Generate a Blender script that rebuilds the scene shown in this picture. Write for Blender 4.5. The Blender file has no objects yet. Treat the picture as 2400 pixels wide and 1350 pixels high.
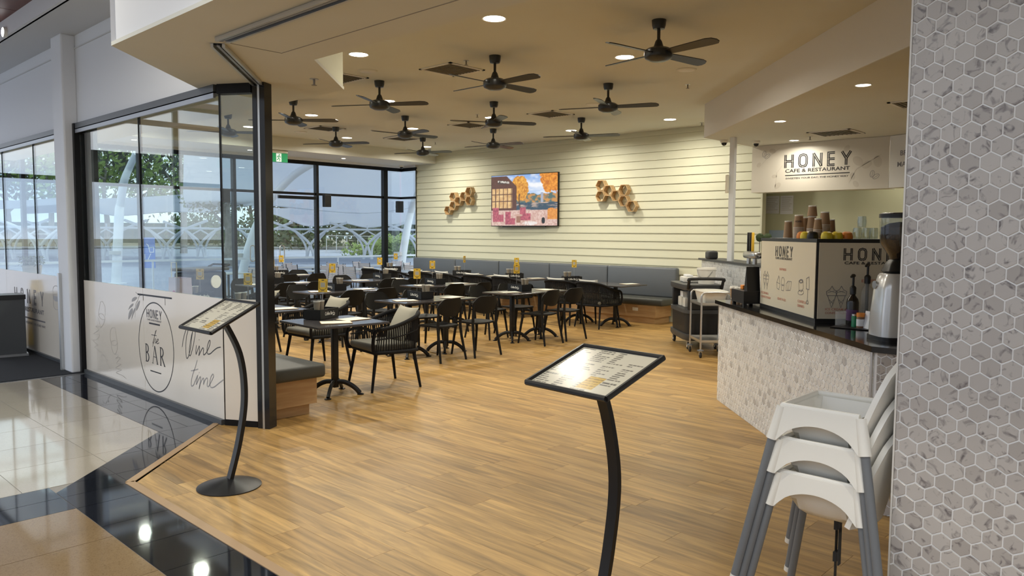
import bpy, bmesh, math, random
from mathutils import Vector, Matrix
R = math.radians
rnd = random.Random(7)
SC = bpy.context.scene
COL = SC.collection

# ---------------------------------------------------------------- camera
cam_d = bpy.data.cameras.new('camera')
cam = bpy.data.objects.new('camera', cam_d); COL.objects.link(cam)
cam_d.sensor_width = 36.0; cam_d.lens = 36.0 * 1790 / 2400; cam_d.clip_end = 600; cam_d.clip_start = .05
TH, PI_, RO = R(43.4), R(4.11), R(.36)
_f0 = Vector((math.cos(TH), math.sin(TH), 0)); _r0 = Vector((math.sin(TH), -math.cos(TH), 0)); _u0 = Vector((0, 0, 1))
_fw = _f0 * math.cos(PI_) - _u0 * math.sin(PI_); _up = _u0 * math.cos(PI_) + _f0 * math.sin(PI_)
_r = _r0 * math.cos(RO) + _up * math.sin(RO); _u = _up * math.cos(RO) - _r0 * math.sin(RO)
cam.matrix_world = Matrix(((_r.x, _u.x, -_fw.x, 0), (_r.y, _u.y, -_fw.y, 0), (_r.z, _u.z, -_fw.z, 1.65), (0, 0, 0, 1)))
SC.camera = cam

# ---------------------------------------------------------------- sky, sun, exposure
W = bpy.data.worlds.new('sky'); SC.world = W; W.use_nodes = True
nt = W.node_tree; N = nt.nodes; L = nt.links
bg = N['Background']
tc = N.new('ShaderNodeTexCoord'); mp = N.new('ShaderNodeMapping'); mp.inputs['Scale'].default_value = (1, 1, 2.6)
nz = N.new('ShaderNodeTexNoise'); nz.inputs['Scale'].default_value = 2.3; nz.inputs['Detail'].default_value = 7; nz.inputs['Roughness'].default_value = .55
cr = N.new('ShaderNodeValToRGB'); cr.color_ramp.elements[0].position = .40; cr.color_ramp.elements[0].color = (.50, .61, .78, 1)
cr.color_ramp.elements[1].position = .62; cr.color_ramp.elements[1].color = (1.0, 1.02, 1.04, 1)
L.new(tc.outputs['Generated'], mp.inputs['Vector']); L.new(mp.outputs['Vector'], nz.inputs['Vector'])
L.new(nz.outputs['Fac'], cr.inputs['Fac']); L.new(cr.outputs['Color'], bg.inputs['Color'])
bg.inputs['Strength'].default_value = 1.8
sun_d = bpy.data.lights.new('sun', 'SUN'); sun_d.energy = 1.2; sun_d.angle = R(12); sun_d.color = (1, .97, .92)
sun = bpy.data.objects.new('sun', sun_d); COL.objects.link(sun); sun.rotation_euler = (R(28), R(12), R(15))
SC.view_settings.view_transform = 'Standard'; SC.view_settings.look = 'None'
SC.view_settings.exposure = 0.0; SC.view_settings.gamma = 1.0; SC.view_settings.use_curve_mapping = False
SC.cycles.max_bounces = 6; SC.cycles.diffuse_bounces = 3; SC.cycles.glossy_bounces = 3
SC.cycles.transmission_bounces = 4; SC.cycles.transparent_max_bounces = 10
SC.cycles.caustics_reflective = False; SC.cycles.caustics_refractive = False
SC.cycles.sample_clamp_indirect = 6.0

# ---------------------------------------------------------------- materials
M = {}
def mat(name, col, rough=.5, metal=0, spec=.5, emit=None, es=1, trans=0, noise=None, bump=None, alpha=None, coat=0):
    """noise=(scale, colour2, detail, low, high[, stretch]); bump=(scale, strength)"""
    m = bpy.data.materials.new(name); m.use_nodes = True; M[name] = m
    t = m.node_tree; b = t.nodes['Principled BSDF']
    b.inputs['Base Color'].default_value = (*col, 1); b.inputs['Roughness'].default_value = rough
    b.inputs['Metallic'].default_value = metal; b.inputs['Specular IOR Level'].default_value = spec
    if coat: b.inputs['Coat Weight'].default_value = coat; b.inputs['Coat Roughness'].default_value = .08
    if emit: b.inputs['Emission Color'].default_value = (*emit, 1); b.inputs['Emission Strength'].default_value = es
    if trans: b.inputs['Transmission Weight'].default_value = trans
    if alpha is not None: b.inputs['Alpha'].default_value = alpha
    if noise or bump:
        tc = t.nodes.new('ShaderNodeTexCoord'); mp = t.nodes.new('ShaderNodeMapping'); t.links.new(tc.outputs['Object'], mp.inputs['Vector'])
        if noise and len(noise) > 5: mp.inputs['Scale'].default_value = noise[5]
    if noise:
        n = t.nodes.new('ShaderNodeTexNoise'); n.inputs['Scale'].default_value = noise[0]; n.inputs['Detail'].default_value = noise[2]
        r = t.nodes.new('ShaderNodeValToRGB'); e = r.color_ramp.elements
        e[0].position = noise[3]; e[0].color = (*col, 1); e[1].position = noise[4]; e[1].color = (*noise[1], 1)
        t.links.new(mp.outputs['Vector'], n.inputs['Vector']); t.links.new(n.outputs['Fac'], r.inputs['Fac']); t.links.new(r.outputs['Color'], b.inputs['Base Color'])
    if bump:
        n = t.nodes.new('ShaderNodeTexNoise'); n.inputs['Scale'].default_value = bump[0]; n.inputs['Detail'].default_value = 3
        bp = t.nodes.new('ShaderNodeBump'); bp.inputs['Strength'].default_value = bump[1]; bp.inputs['Distance'].default_value = .01
        t.links.new(mp.outputs['Vector'], n.inputs['Vector']); t.links.new(n.outputs['Fac'], bp.inputs['Height']); t.links.new(bp.outputs['Normal'], b.inputs['Normal'])
    return m
def glass(name, tint, f0=.05, gloss=(1, 1, 1)):
    m = bpy.data.materials.new(name); m.use_nodes = True; M[name] = m
    t = m.node_tree; t.nodes.clear()
    o = t.nodes.new('ShaderNodeOutputMaterial'); mx = t.nodes.new('ShaderNodeMixShader'); tr = t.nodes.new('ShaderNodeBsdfTransparent')
    gl = t.nodes.new('ShaderNodeBsdfGlossy'); gl.inputs['Roughness'].default_value = 0; gl.inputs['Color'].default_value = (*gloss, 1)
    lw = t.nodes.new('ShaderNodeLayerWeight'); lw.inputs['Blend'].default_value = .5; pw = t.nodes.new('ShaderNodeMath'); pw.operation = 'POWER'; pw.inputs[1].default_value = 5
    fr = t.nodes.new('ShaderNodeMath'); fr.operation = 'MULTIPLY_ADD'; fr.inputs[1].default_value = 1 - f0; fr.inputs[2].default_value = f0
    t.links.new(lw.outputs['Facing'], pw.inputs[0]); t.links.new(pw.outputs[0], fr.inputs[0])
    tr.inputs['Color'].default_value = (*tint, 1)
    t.links.new(fr.outputs[0], mx.inputs['Fac']); t.links.new(tr.outputs[0], mx.inputs[1]); t.links.new(gl.outputs[0], mx.inputs[2]); t.links.new(mx.outputs[0], o.inputs['Surface'])
    return m
def rand_mat(name, stops, rough, vein=None, grain=None, coat=0, spec=.5, bump=None):
    """colour picked per piece (per object and per island); vein=(scale,colour,lo,hi), grain=(scale vec, amount)"""
    m = bpy.data.materials.new(name); m.use_nodes = True; M[name] = m
    t = m.node_tree; b = t.nodes['Principled BSDF']; b.inputs['Roughness'].default_value = rough; b.inputs['Specular IOR Level'].default_value = spec
    if coat: b.inputs['Coat Weight'].default_value = coat; b.inputs['Coat Roughness'].default_value = .1
    oi = t.nodes.new('ShaderNodeObjectInfo'); ge = t.nodes.new('ShaderNodeNewGeometry')
    ad = t.nodes.new('ShaderNodeMath'); ad.operation = 'ADD'; fr = t.nodes.new('ShaderNodeMath'); fr.operation = 'FRACT'
    t.links.new(oi.outputs['Random'], ad.inputs[0]); t.links.new(ge.outputs['Random Per Island'], ad.inputs[1]); t.links.new(ad.outputs[0], fr.inputs[0])
    cr = t.nodes.new('ShaderNodeValToRGB'); cr.color_ramp.interpolation = 'LINEAR'; el = cr.color_ramp.elements
    while len(el) < len(stops): el.new(.5)
    for e, (p, c) in zip(el, stops): e.position = p; e.color = (*c, 1)
    t.links.new(fr.outputs[0], cr.inputs['Fac']); out = cr.outputs['Color']
    tc = t.nodes.new('ShaderNodeTexCoord'); sh = t.nodes.new('ShaderNodeVectorMath'); sh.operation = 'MULTIPLY_ADD'
    cx = t.nodes.new('ShaderNodeCombineXYZ')
    for i in range(3): t.links.new(fr.outputs[0], cx.inputs[i])
    sh.inputs[1].default_value = (37.3, 91.7, 53.9); t.links.new(cx.outputs[0], sh.inputs[0]); t.links.new(ge.outputs['Position'], sh.inputs[2])
    if grain:
        mp = t.nodes.new('ShaderNodeMapping'); mp.inputs['Scale'].default_value = grain[0]; t.links.new(sh.outputs[0], mp.inputs['Vector'])
        n = t.nodes.new('ShaderNodeTexNoise'); n.inputs['Scale'].default_value = 1; n.inputs['Detail'].default_value = 5; n.inputs['Roughness'].default_value = .6; n.inputs['Distortion'].default_value = .6
        t.links.new(mp.outputs[0], n.inputs['Vector'])
        mr = t.nodes.new('ShaderNodeMapRange'); mr.inputs[1].default_value = .3; mr.inputs[2].default_value = .7; mr.inputs[3].default_value = 1 - grain[1]; mr.inputs[4].default_value = 1 + grain[1]
        t.links.new(n.outputs['Fac'], mr.inputs[0]); mu = t.nodes.new('ShaderNodeVectorMath'); mu.operation = 'SCALE'
        t.links.new(out, mu.inputs[0]); t.links.new(mr.outputs[0], mu.inputs['Scale']); out = mu.outputs[0]
    if vein:
        n = t.nodes.new('ShaderNodeTexNoise'); n.inputs['Scale'].default_value = vein[0]; n.inputs['Detail'].default_value = 3; n.inputs['Distortion'].default_value = 1.6
        t.links.new(sh.outputs[0], n.inputs['Vector'])
        mr = t.nodes.new('ShaderNodeMapRange'); mr.inputs[1].default_value = vein[2]; mr.inputs[2].default_value = vein[3]; t.links.new(n.outputs['Fac'], mr.inputs[0])
        mx = t.nodes.new('ShaderNodeMix'); mx.data_type = 'RGBA'; mx.inputs[7].default_value = (*vein[1], 1)
        t.links.new(mr.outputs[0], mx.inputs[0]); t.links.new(out, mx.inputs[6]); out = mx.outputs[2]
    t.links.new(out, b.inputs['Base Color'])
    return m
def print_mat(name, rough=.5, emit=0, spec=.5):
    m = bpy.data.materials.new(name); m.use_nodes = True; M[name] = m
    t = m.node_tree; b = t.nodes['Principled BSDF']; b.inputs['Roughness'].default_value = rough; b.inputs['Specular IOR Level'].default_value = spec
    a = t.nodes.new('ShaderNodeVertexColor'); a.layer_name = 'ink'
    if emit:
        b.inputs['Base Color'].default_value = (.01, .01, .01, 1); t.links.new(a.outputs['Color'], b.inputs['Emission Color']); b.inputs['Emission Strength'].default_value = emit
    else: t.links.new(a.outputs['Color'], b.inputs['Base Color'])
    return m

mat('ceil', (.70, .70, .635), .9, noise=(1.2, (.68, .665, .58), 2, .3, .7))
mat('white_wall', (.72, .73, .75), .7)
mat('cream_wall', (.74, .69, .60), .7)
mat('siding', (.72, .715, .555), .6, noise=(2.0, (.70, .695, .535), 3, .35, .65, (1, .3, 6)))
mat('green_wall', (.62, .62, .42), .7)
mat('bulk_white', (.76, .74, .70), .7)
mat('black_frame', (.007, .007, .008), .4, spec=.2)
mat('dark_frame', (.06, .065, .07), .4)
mat('steel', (.55, .55, .55), .3, 1)
mat('brushed', (.62, .62, .60), .38, 1)
mat('track', (.35, .36, .38), .4, .8)
mat('panel_white', (.80, .725, .62), .16, spec=.5, coat=.4)
mat('ink', (.02, .018, .022), .5)
mat('ink_soft', (.20, .19, .20), .6)
mat('ink_pale', (.47, .43, .38), .6)
mat('ink_grey', (.36, .35, .35), .6)
mat('ink_red', (.62, .28, .20), .6)
mat('cream_print', (.70, .64, .50), .55)
mat('cream_sign', (.68, .63, .54), .45)
mat('grout', (.92, .91, .885), .8)
mat('grout_white', (.95, .96, .965), .8)
mat('grout_dark', (.30, .28, .25), .8)
mat('black_gloss', (.012, .012, .013), .12, spec=.5)
mat('black_satin', (.011, .011, .012), .38, spec=.4)
mat('black_matte', (.016, .016, .017), .55)
mat('chair_plastic', (.010, .0098, .0095), .55, spec=.22)
mat('cord', (.011, .011, .012), .8, spec=.2)
mat('cushion', (.17, .165, .14), .9, bump=(300, .2))
mat('pillow', (.40, .37, .295), .95, bump=(260, .25))
mat('pillow_white', (.66, .65, .60), .95, bump=(260, .25))
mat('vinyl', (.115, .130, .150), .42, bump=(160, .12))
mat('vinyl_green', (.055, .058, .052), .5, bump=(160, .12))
mat('timber_ply', (.55, .36, .18), .5, noise=(3, (.46, .28, .13), 4, .35, .65, (1, 1, 9)))
mat('hex_wood', (.62, .42, .22), .5, noise=(5, (.50, .32, .15), 4, .35, .65, (2, 2, 9)))
mat('table_top', (.055, .050, .052), .16, spec=.5)
mat('blade', (.022, .022, .022), .32)
mat('paper', (.80, .77, .64), .7)
mat('paper_white', (.82, .83, .85), .6)
mat('paper_blue', (.45, .58, .75), .6)
mat('kraft', (.36, .23, .13), .7)
mat('cup_white', (.82, .80, .74), .5)
mat('yellow', (.78, .50, .03), .45)
mat('yellow_card', (.74, .47, .04), .5)
mat('orange', (.80, .26, .03), .4)
mat('yellow_cup', (.78, .60, .03), .35)
mat('green_plastic', (.01, .22, .09), .3)
mat('exit_green', (.02, .27, .10), .4, emit=(.02, .30, .11), es=.5)
mat('exit_white', (.8, .85, .82), .4, emit=(.8, .9, .85), es=.6)
mat('lamp_disc', (1, 1, 1), .5, emit=(1, .93, .80), es=14)
mat('lamp_disc_cool', (1, 1, 1), .5, emit=(.95, .98, 1), es=14)
mat('lamp_trim', (.75, .72, .66), .5)
mat('vent_dark', (.17, .15, .115), .7)
mat('plastic_white', (.86, .835, .76), .28, spec=.5)
mat('leg_grey', (.17, .18, .19), .42)
mat('strap', (.02, .02, .02), .7)
mat('grinder', (.62, .63, .64), .22, .35, coat=.5)
mat('beans', (.035, .018, .010), .6, noise=(60, (.01, .006, .004), 2, .4, .6))
mat('syrup', (.012, .008, .006), .15)
mat('purple', (.10, .04, .13), .5)
mat('brown_jar', (.20, .10, .05), .4)
mat('blue_card', (.06, .10, .40), .5)
mat('leaf_ball', (.035, .06, .018), .8, bump=(90, 1))
mat('chalk', (.030, .035, .040), .6)
mat('trolley', (.010, .010, .011), .5)
mat('trolley_grey', (.055, .058, .062), .5)
mat('mat_carpet', (.008, .009, .012), .95, bump=(120, .4))
mat('asphalt', (.42, .45, .52), .85, noise=(.3, (.34, .37, .44), 4, .35, .65))
mat('kerb', (.55, .55, .52), .8)
mat('verge', (.36, .30, .23), .9, noise=(.6, (.22, .22, .13), 4, .35, .65))
mat('patio', (.45, .43, .42), .7)
mat('steel_white', (.80, .82, .84), .4)
mat('bark', (.34, .31, .27), .9, noise=(4, (.22, .2, .17), 3, .4, .6))
mat('leaf_dark', (.030, .050, .020), .7)
mat('leaf_mid', (.07, .12, .035), .7)
mat('leaf_light', (.20, .29, .07), .7)
mat('leaf_grey', (.06, .08, .055), .7)
mat('outdoor_slat', (.66, .55, .52), .6)
mat('outdoor_top', (.72, .70, .68), .5)
mat('red_paint', (.55, .04, .03), .5)
mat('car_white', (.80, .81, .82), .25)
mat('tyre', (.02, .02, .02), .7)
mat('car_glass', (.03, .04, .05), .1)
mat('banner_blue', (.08, .22, .62), .6)
mat('green_screen', (.02, .07, .055), .8)
mat('eave', (.30, .20, .19), .7)
mat('timber_brown', (.17, .055, .028), .5, noise=(1.2, (.13, .04, .02), 4, .35, .65, (8, 1, 1)))
mat('pvc_pink', (.72, .60, .70), .5)
mat('magenta', (.5, .05, .22), .5)
mat('clear_plastic', (.7, .72, .72), .1, alpha=.28)
mat('bag_black', (.012, .012, .013), .3)
mat('receipt', (.78, .76, .72), .7)
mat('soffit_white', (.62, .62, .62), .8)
mat('pot_stone', (.45, .46, .46), .8)
glass('shop_glass', (.86, .92, .92), .055)
glass('window_glass', (.90, .95, .95), .045)
glass('tumbler', (.86, .88, .86), .10)
glass('hopper_glass', (.72, .74, .76), .06)
rand_mat('wood_floor', [(0, (.33, .192, .060)), (.3, (.42, .25, .082)), (.7, (.47, .288, .098)), (1, (.395, .236, .076))], .42, grain=((20, 1.5, 6), .42), spec=.4)
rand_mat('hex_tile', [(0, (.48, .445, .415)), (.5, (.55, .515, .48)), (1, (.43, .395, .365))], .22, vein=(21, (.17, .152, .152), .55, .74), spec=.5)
rand_mat('hex_tile_counter', [(0, (.74, .755, .765)), (.80, (.83, .845, .85)), (.92, (.50, .51, .525)), (1, (.78, .79, .80))], .25, vein=(30, (.34, .35, .37), .56, .78), spec=.5)
rand_mat('stone_dark', [(0, (.010, .012, .017)), (1, (.016, .018, .025))], .05, vein=(60, (.05, .055, .07), .62, .9), spec=.6)
rand_mat('stone_pale', [(0, (.42, .37, .29)), (1, (.46, .41, .33))], .06, vein=(90, (.33, .29, .22), .55, .8), spec=.6)
rand_mat('stone_brown', [(0, (.26, .175, .09)), (1, (.30, .205, .11))], .07, vein=(110, (.16, .10, .045), .5, .75), spec=.6)
print_mat('print', .45); print_mat('screen', .3, emit=1.0); print_mat('print_gloss', .17, spec=.5)
# tensile membrane: lets some daylight through
def membrane():
    m = bpy.data.materials.new('membrane'); m.use_nodes = True; M['membrane'] = m
    t = m.node_tree; t.nodes.clear(); o = t.nodes.new('ShaderNodeOutputMaterial'); mx = t.nodes.new('ShaderNodeMixShader'); mx.inputs[0].default_value = .55
    d = t.nodes.new('ShaderNodeBsdfDiffuse'); d.inputs[0].default_value = (.48, .51, .57, 1); tr = t.nodes.new('ShaderNodeBsdfTranslucent'); tr.inputs[0].default_value = (.42, .45, .52, 1)
    t.links.new(d.outputs[0], mx.inputs[1]); t.links.new(tr.outputs[0], mx.inputs[2]); t.links.new(mx.outputs[0], o.inputs[0])
membrane()

# ---------------------------------------------------------------- mesh helpers
class MB:
    def __init__(s): s.v = []; s.f = []
    def add(s, vs, fs, T=None):
        o = len(s.v)
        for p in vs:
            p = Vector(p); s.v.append(T @ p if T else p)
        s.f += [tuple(i + o for i in f) for f in fs]; return s
    def box(s, c, d, T=None, rz=0):
        x, y, z = d[0] / 2, d[1] / 2, d[2] / 2; ca, sa = math.cos(rz), math.sin(rz)
        vs = [(c[0] + a * x * ca - b * y * sa, c[1] + a * x * sa + b * y * ca, c[2] + e * z) for e in (-1, 1) for a, b in ((-1, -1), (1, -1), (1, 1), (-1, 1))]
        return s.add(vs, [(3, 2, 1, 0), (4, 5, 6, 7), (0, 1, 5, 4), (1, 2, 6, 5), (2, 3, 7, 6), (3, 0, 4, 7)], T)
    def b2(s, a, b, T=None):
        return s.box([(a[i] + b[i]) / 2 for i in range(3)], [abs(b[i] - a[i]) for i in range(3)], T)
    def rbox(s, c, d, r=.01, seg=2, T=None, rz=0):
        bm = bmesh.new(); bmesh.ops.create_cube(bm, size=1); bmesh.ops.scale(bm, vec=d, verts=bm.verts)
        bmesh.ops.bevel(bm, geom=list(bm.edges), offset=min(r, min(d) * .49), segments=seg, profile=.5, affect='EDGES')
        if rz: bmesh.ops.rotate(bm, matrix=Matrix.Rotation(rz, 3, 'Z'), verts=bm.verts)
        bmesh.ops.translate(bm, vec=c, verts=bm.verts); bm.verts.index_update()
        s.add([v.co.copy() for v in bm.verts], [[v.index for v in f.verts] for f in bm.faces], T); bm.free(); return s
    def tube(s, pts, r, n=8, closed=False, T=None, caps=True, flat=1.0):
        P = [Vector(p) for p in pts]; m = len(P); rr = r if isinstance(r, (list, tuple)) else [r] * m
        vs = []; up = None
        for i in range(m):
            if closed: t = P[(i + 1) % m] - P[i - 1]
            else: t = (P[min(i + 1, m - 1)] - P[max(i - 1, 0)])
            t.normalize()
            if up is None: up = Vector((0, 0, 1)) if abs(t.z) < .9 else Vector((1, 0, 0))
            a = up - t * up.dot(t)
            if a.length < 1e-4: a = t.orthogonal()
            a.normalize(); b = t.cross(a); up = a
            for k in range(n):
                w = 2 * math.pi * (k + .5) / n; vs.append(P[i] + a * math.cos(w) * rr[i] + b * math.sin(w) * rr[i] * flat)
        fs = []
        for i in range(m if closed else m - 1):
            j = (i + 1) % m
            for k in range(n): fs.append((i * n + k, i * n + (k + 1) % n, j * n + (k + 1) % n, j * n + k))
        if not closed and caps: fs += [tuple(range(n))[::-1], tuple(range((m - 1) * n, m * n))]
        return s.add(vs, fs, T)
    def cyl(s, p0, p1, r0, r1=None, n=16, T=None): return s.tube([p0, p1], [r0, r0 if r1 is None else r1], n, T=T)
    def lathe(s, prof, n=24, c=(0, 0, 0), T=None, cap=True):
        vs = []; fs = []; m = len(prof)
        for r, z in prof:
            for k in range(n):
                w = 2 * math.pi * k / n; vs.append((c[0] + r * math.cos(w), c[1] + r * math.sin(w), c[2] + z))
        for i in range(m - 1):
            for k in range(n): fs.append((i * n + k, i * n + (k + 1) % n, (i + 1) * n + (k + 1) % n, (i + 1) * n + k))
        if cap: fs += [tuple(range(n))[::-1], tuple(range((m - 1) * n, m * n))]
        return s.add(vs, fs, T)
    def prism(s, poly, h0, h1, T=None):
        n = len(poly); vs = [(x, y, h0) for x, y in poly] + [(x, y, h1) for x, y in poly]
        fs = [tuple(range(n))[::-1], tuple(range(n, 2 * n))] + [(i, (i + 1) % n, n + (i + 1) % n, n + i) for i in range(n)]
        return s.add(vs, fs, T)
    def grid(s, fn, nu, nv, T=None):
        vs = [fn(i / nu, j / nv) for j in range(nv + 1) for i in range(nu + 1)]
        fs = [(j * (nu + 1) + i, j * (nu + 1) + i + 1, (j + 1) * (nu + 1) + i + 1, (j + 1) * (nu + 1) + i) for j in range(nv) for i in range(nu)]
        return s.add(vs, fs, T)
    def sheet(s, fn, nu, nv, th, T=None):
        """closed thick sheet: fn(u,v)->(point, normal)"""
        A = [fn(i / nu, j / nv) for j in range(nv + 1) for i in range(nu + 1)]
        n = len(A); w = nu + 1
        vs = [Vector(p) + Vector(q) * th / 2 for p, q in A] + [Vector(p) - Vector(q) * th / 2 for p, q in A]; fs = []
        for j in range(nv):
            for i in range(nu):
                a, b, c, d = j * w + i, j * w + i + 1, (j + 1) * w + i + 1, (j + 1) * w + i
                fs += [(a, b, c, d), (n + d, n + c, n + b, n + a)]
        for i in range(nu): fs += [(i + 1, i, n + i, n + i + 1), (nv * w + i, nv * w + i + 1, n + nv * w + i + 1, n + nv * w + i)]
        for j in range(nv): fs += [(j * w, (j + 1) * w, n + (j + 1) * w, n + j * w), ((j + 1) * w + nu, j * w + nu, n + j * w + nu, n + (j + 1) * w + nu)]
        return s.add(vs, fs, T)
    def ball(s, c, r, n=12, m=8, T=None, sc=(1, 1, 1), jit=0):
        vs = []; fs = []
        for i in range(m + 1):
            a = math.pi * i / m
            for k in range(n):
                w = 2 * math.pi * k / n; q = r * (1 + (rnd.uniform(-jit, jit) if jit else 0))
                vs.append((c[0] + q * math.sin(a) * math.cos(w) * sc[0], c[1] + q * math.sin(a) * math.sin(w) * sc[1], c[2] - q * math.cos(a) * sc[2]))
        for i in range(m):
            for k in range(n): fs.append((i * n + k, i * n + (k + 1) % n, (i + 1) * n + (k + 1) % n, (i + 1) * n + k))
        return s.add(vs, fs, T)
    def ribbon(s, pts, w, T, h=.0015, closed=False):
        """flat stroke in the local xy plane"""
        P = [Vector((p[0], p[1])) for p in pts]; m = len(P); ws = w if isinstance(w, (list, tuple)) else [w] * m; A = []; B = []
        for i in range(m):
            if closed: d0 = (P[i] - P[i - 1]); d1 = (P[(i + 1) % m] - P[i])
            else: d0 = P[i] - P[i - 1] if i else P[1] - P[0]; d1 = P[i + 1] - P[i] if i < m - 1 else d0
            d0 = d0.normalized(); d1 = d1.normalized(); t = (d0 + d1)
            t = t.normalized() if t.length > 1e-3 else d1
            nrm = Vector((-t.y, t.x)); k = 1 / max(.45, nrm.dot(Vector((-d1.y, d1.x))))
            A.append(P[i] + nrm * ws[i] / 2 * k); B.append(P[i] - nrm * ws[i] / 2 * k)
        vs = [(a.x, a.y, h) for a in A] + [(b.x, b.y, h) for b in B]
        fs = [(i, m + i, m + (i + 1) % m, (i + 1) % m) for i in range(m if closed else m - 1)]
        return s.add(vs, fs, T)
    def build(s, name, m, parent=None, smooth=False, loc=None, rz=0, ang=40):
        me = bpy.data.meshes.new(name); me.from_pydata([tuple(v) for v in s.v], [], s.f); me.update()
        if smooth:
            me.polygons.foreach_set('use_smooth', [True] * len(me.polygons)); me.set_sharp_from_angle(angle=R(ang))
        me.materials.append(M[m] if isinstance(m, str) else m)
        o = bpy.data.objects.new(name, me); COL.objects.link(o)
        if parent: o.parent = parent
        if loc: o.location = loc
        o.rotation_euler.z = rz
        return o
def empty(name, loc=(0, 0, 0), rz=0, parent=None):
    o = bpy.data.objects.new(name, None); COL.objects.link(o); o.location = loc; o.rotation_euler.z = rz; o.empty_display_size = .05
    if parent: o.parent = parent
    return o
def tag(o, label, cat, group=None, kind=None):
    o['label'] = label; o['category'] = cat
    if group: o['group'] = group
    if kind: o['kind'] = kind
    return o
def struct(o, label=None):
    o['kind'] = 'structure'
    if label: o['label'] = label
    return o
def copy_tree(o, parent=None):
    c = o.copy(); COL.objects.link(c); c.parent = parent
    for ch in o.children: copy_tree(ch, c)
    return c
class Proto:
    """first use moves the original, later uses copy it"""
    def __init__(s, o): s.o = o; s.used = False
    def put(s, loc, rz, label, cat, group=None, sc=None):
        o = copy_tree(s.o) if s.used else s.o; s.used = True
        o.location = loc; o.rotation_euler.z = rz
        if sc: o.scale = sc
        return tag(o, label, cat, group)
def smooth_path(pts, k=6, closed=False):
    P = [Vector(p) for p in pts]; n = len(P); out = []
    for i in range(n if closed else n - 1):
        g = (lambda j: P[j % n]) if closed else (lambda j: P[max(0, min(n - 1, j))])
        a, b, c, d = g(i - 1), g(i), g(i + 1), g(i + 2)
        for q in range(k):
            t = q / k; out.append(.5 * ((2 * b) + (c - a) * t + (2 * a - 5 * b + 4 * c - d) * t * t + (3 * b - a - 3 * c + d) * t ** 3))
    if not closed: out.append(P[-1])
    return out
def frame(o, x, y):
    """4x4 with origin o, local x axis x, local y axis y (z = x cross y)"""
    x = Vector(x).normalized(); y = Vector(y); y = (y - x * y.dot(x)).normalized(); z = x.cross(y); o = Vector(o)
    return Matrix(((x.x, y.x, z.x, o.x), (x.y, y.y, z.y, o.y), (x.z, y.z, z.z, o.z), (0, 0, 0, 1)))
def text_mb(mb, txt, T, size, width=None, h=.0015, spacing=1.0, align='LEFT', shear=0):
    cu = bpy.data.curves.new('lettering', 'FONT'); cu.body = txt; cu.size = size; cu.space_character = spacing; cu.align_x = align; cu.resolution_u = 3; cu.offset = size * .018; cu.shear = shear
    o = bpy.data.objects.new('lettering', cu); COL.objects.link(o)
    dg = bpy.context.evaluated_depsgraph_get(); me = bpy.data.meshes.new_from_object(o.evaluated_get(dg))
    vs = [v.co.copy() for v in me.vertices]; fs = [tuple(p.vertices) for p in me.polygons]
    if vs:
        x0 = min(v.x for v in vs); x1 = max(v.x for v in vs); k = (width / (x1 - x0)) if width else 1
        off = x0 if align == 'LEFT' else 0
        mb.add([((v.x - off) * k, v.y, h) for v in vs], fs, T)
    bpy.data.objects.remove(o); bpy.data.curves.remove(cu); bpy.data.meshes.remove(me)
    return mb
GL = {  # stroke letters, unit height, (width, strokes)
    'H': (.62, [[(0, 0), (0, 1)], [(.62, 0), (.62, 1)], [(0, .5), (.62, .5)]]),
    'O': (.62, [[(.31, 0), (.08, .07), (0, .25), (0, .75), (.08, .93), (.31, 1), (.54, .93), (.62, .75), (.62, .25), (.54, .07), (.31, 0)]]),
    'N': (.62, [[(0, 0), (0, 1)], [(0, 1), (.62, 0)], [(.62, 0), (.62, 1)]]),
    'E': (.52, [[(.52, 0), (0, 0), (0, 1), (.52, 1)], [(0, .5), (.45, .5)]]),
    'Y': (.64, [[(0, 1), (.32, .48)], [(.64, 1), (.32, .48)], [(.32, .48), (.32, 0)]])}
def honey(T, width, height, name='logo_lettering', parent=None, inline='cream_sign', ink='ink', sw=.215, line=True):
    """the HONEY word mark, double-line letters"""
    word = 'HONEY'; ws = [GL[c][0] for c in word]; k = height; gap = (width - sum(ws) * k) / 4
    mb = MB(); mi = MB(); x = 0
    for c, w in zip(word, ws):
        for st in GL[c][1]:
            p = [(x + a * k, b * k) for a, b in st]
            if len(p) == 2:
                d = (Vector(p[1]) - Vector(p[0])).normalized() * sw * k * .5; p = [tuple(Vector(p[0]) - d * .6), tuple(Vector(p[1]) + d * .6)]
            mb.ribbon(p, sw * k, T, .0015); mi.ribbon(p, sw * k * .15, T, .0028)
        x += w * k + gap
    o = mb.build(name, ink, parent)
    if line: mi.build('inline_stroke', inline, o)
    return o
def paint(name, T, w, h, nx, ny, fn, m, parent=None, z=.001):
    """flat print: fn(u,v)->rgb, stored as ink colour on a flat grid"""
    mb = MB(); mb.grid(lambda u, v: (u * w, v * h, z), nx, ny, T)
    o = mb.build(name, m, parent); at = o.data.color_attributes.new('ink', 'FLOAT_COLOR', 'POINT'); buf = []
    for j in range(ny + 1):
        for i in range(nx + 1): c = fn(i / nx, j / ny); buf += [c[0], c[1], c[2], 1]
    at.data.foreach_set('color', buf); return o
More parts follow.
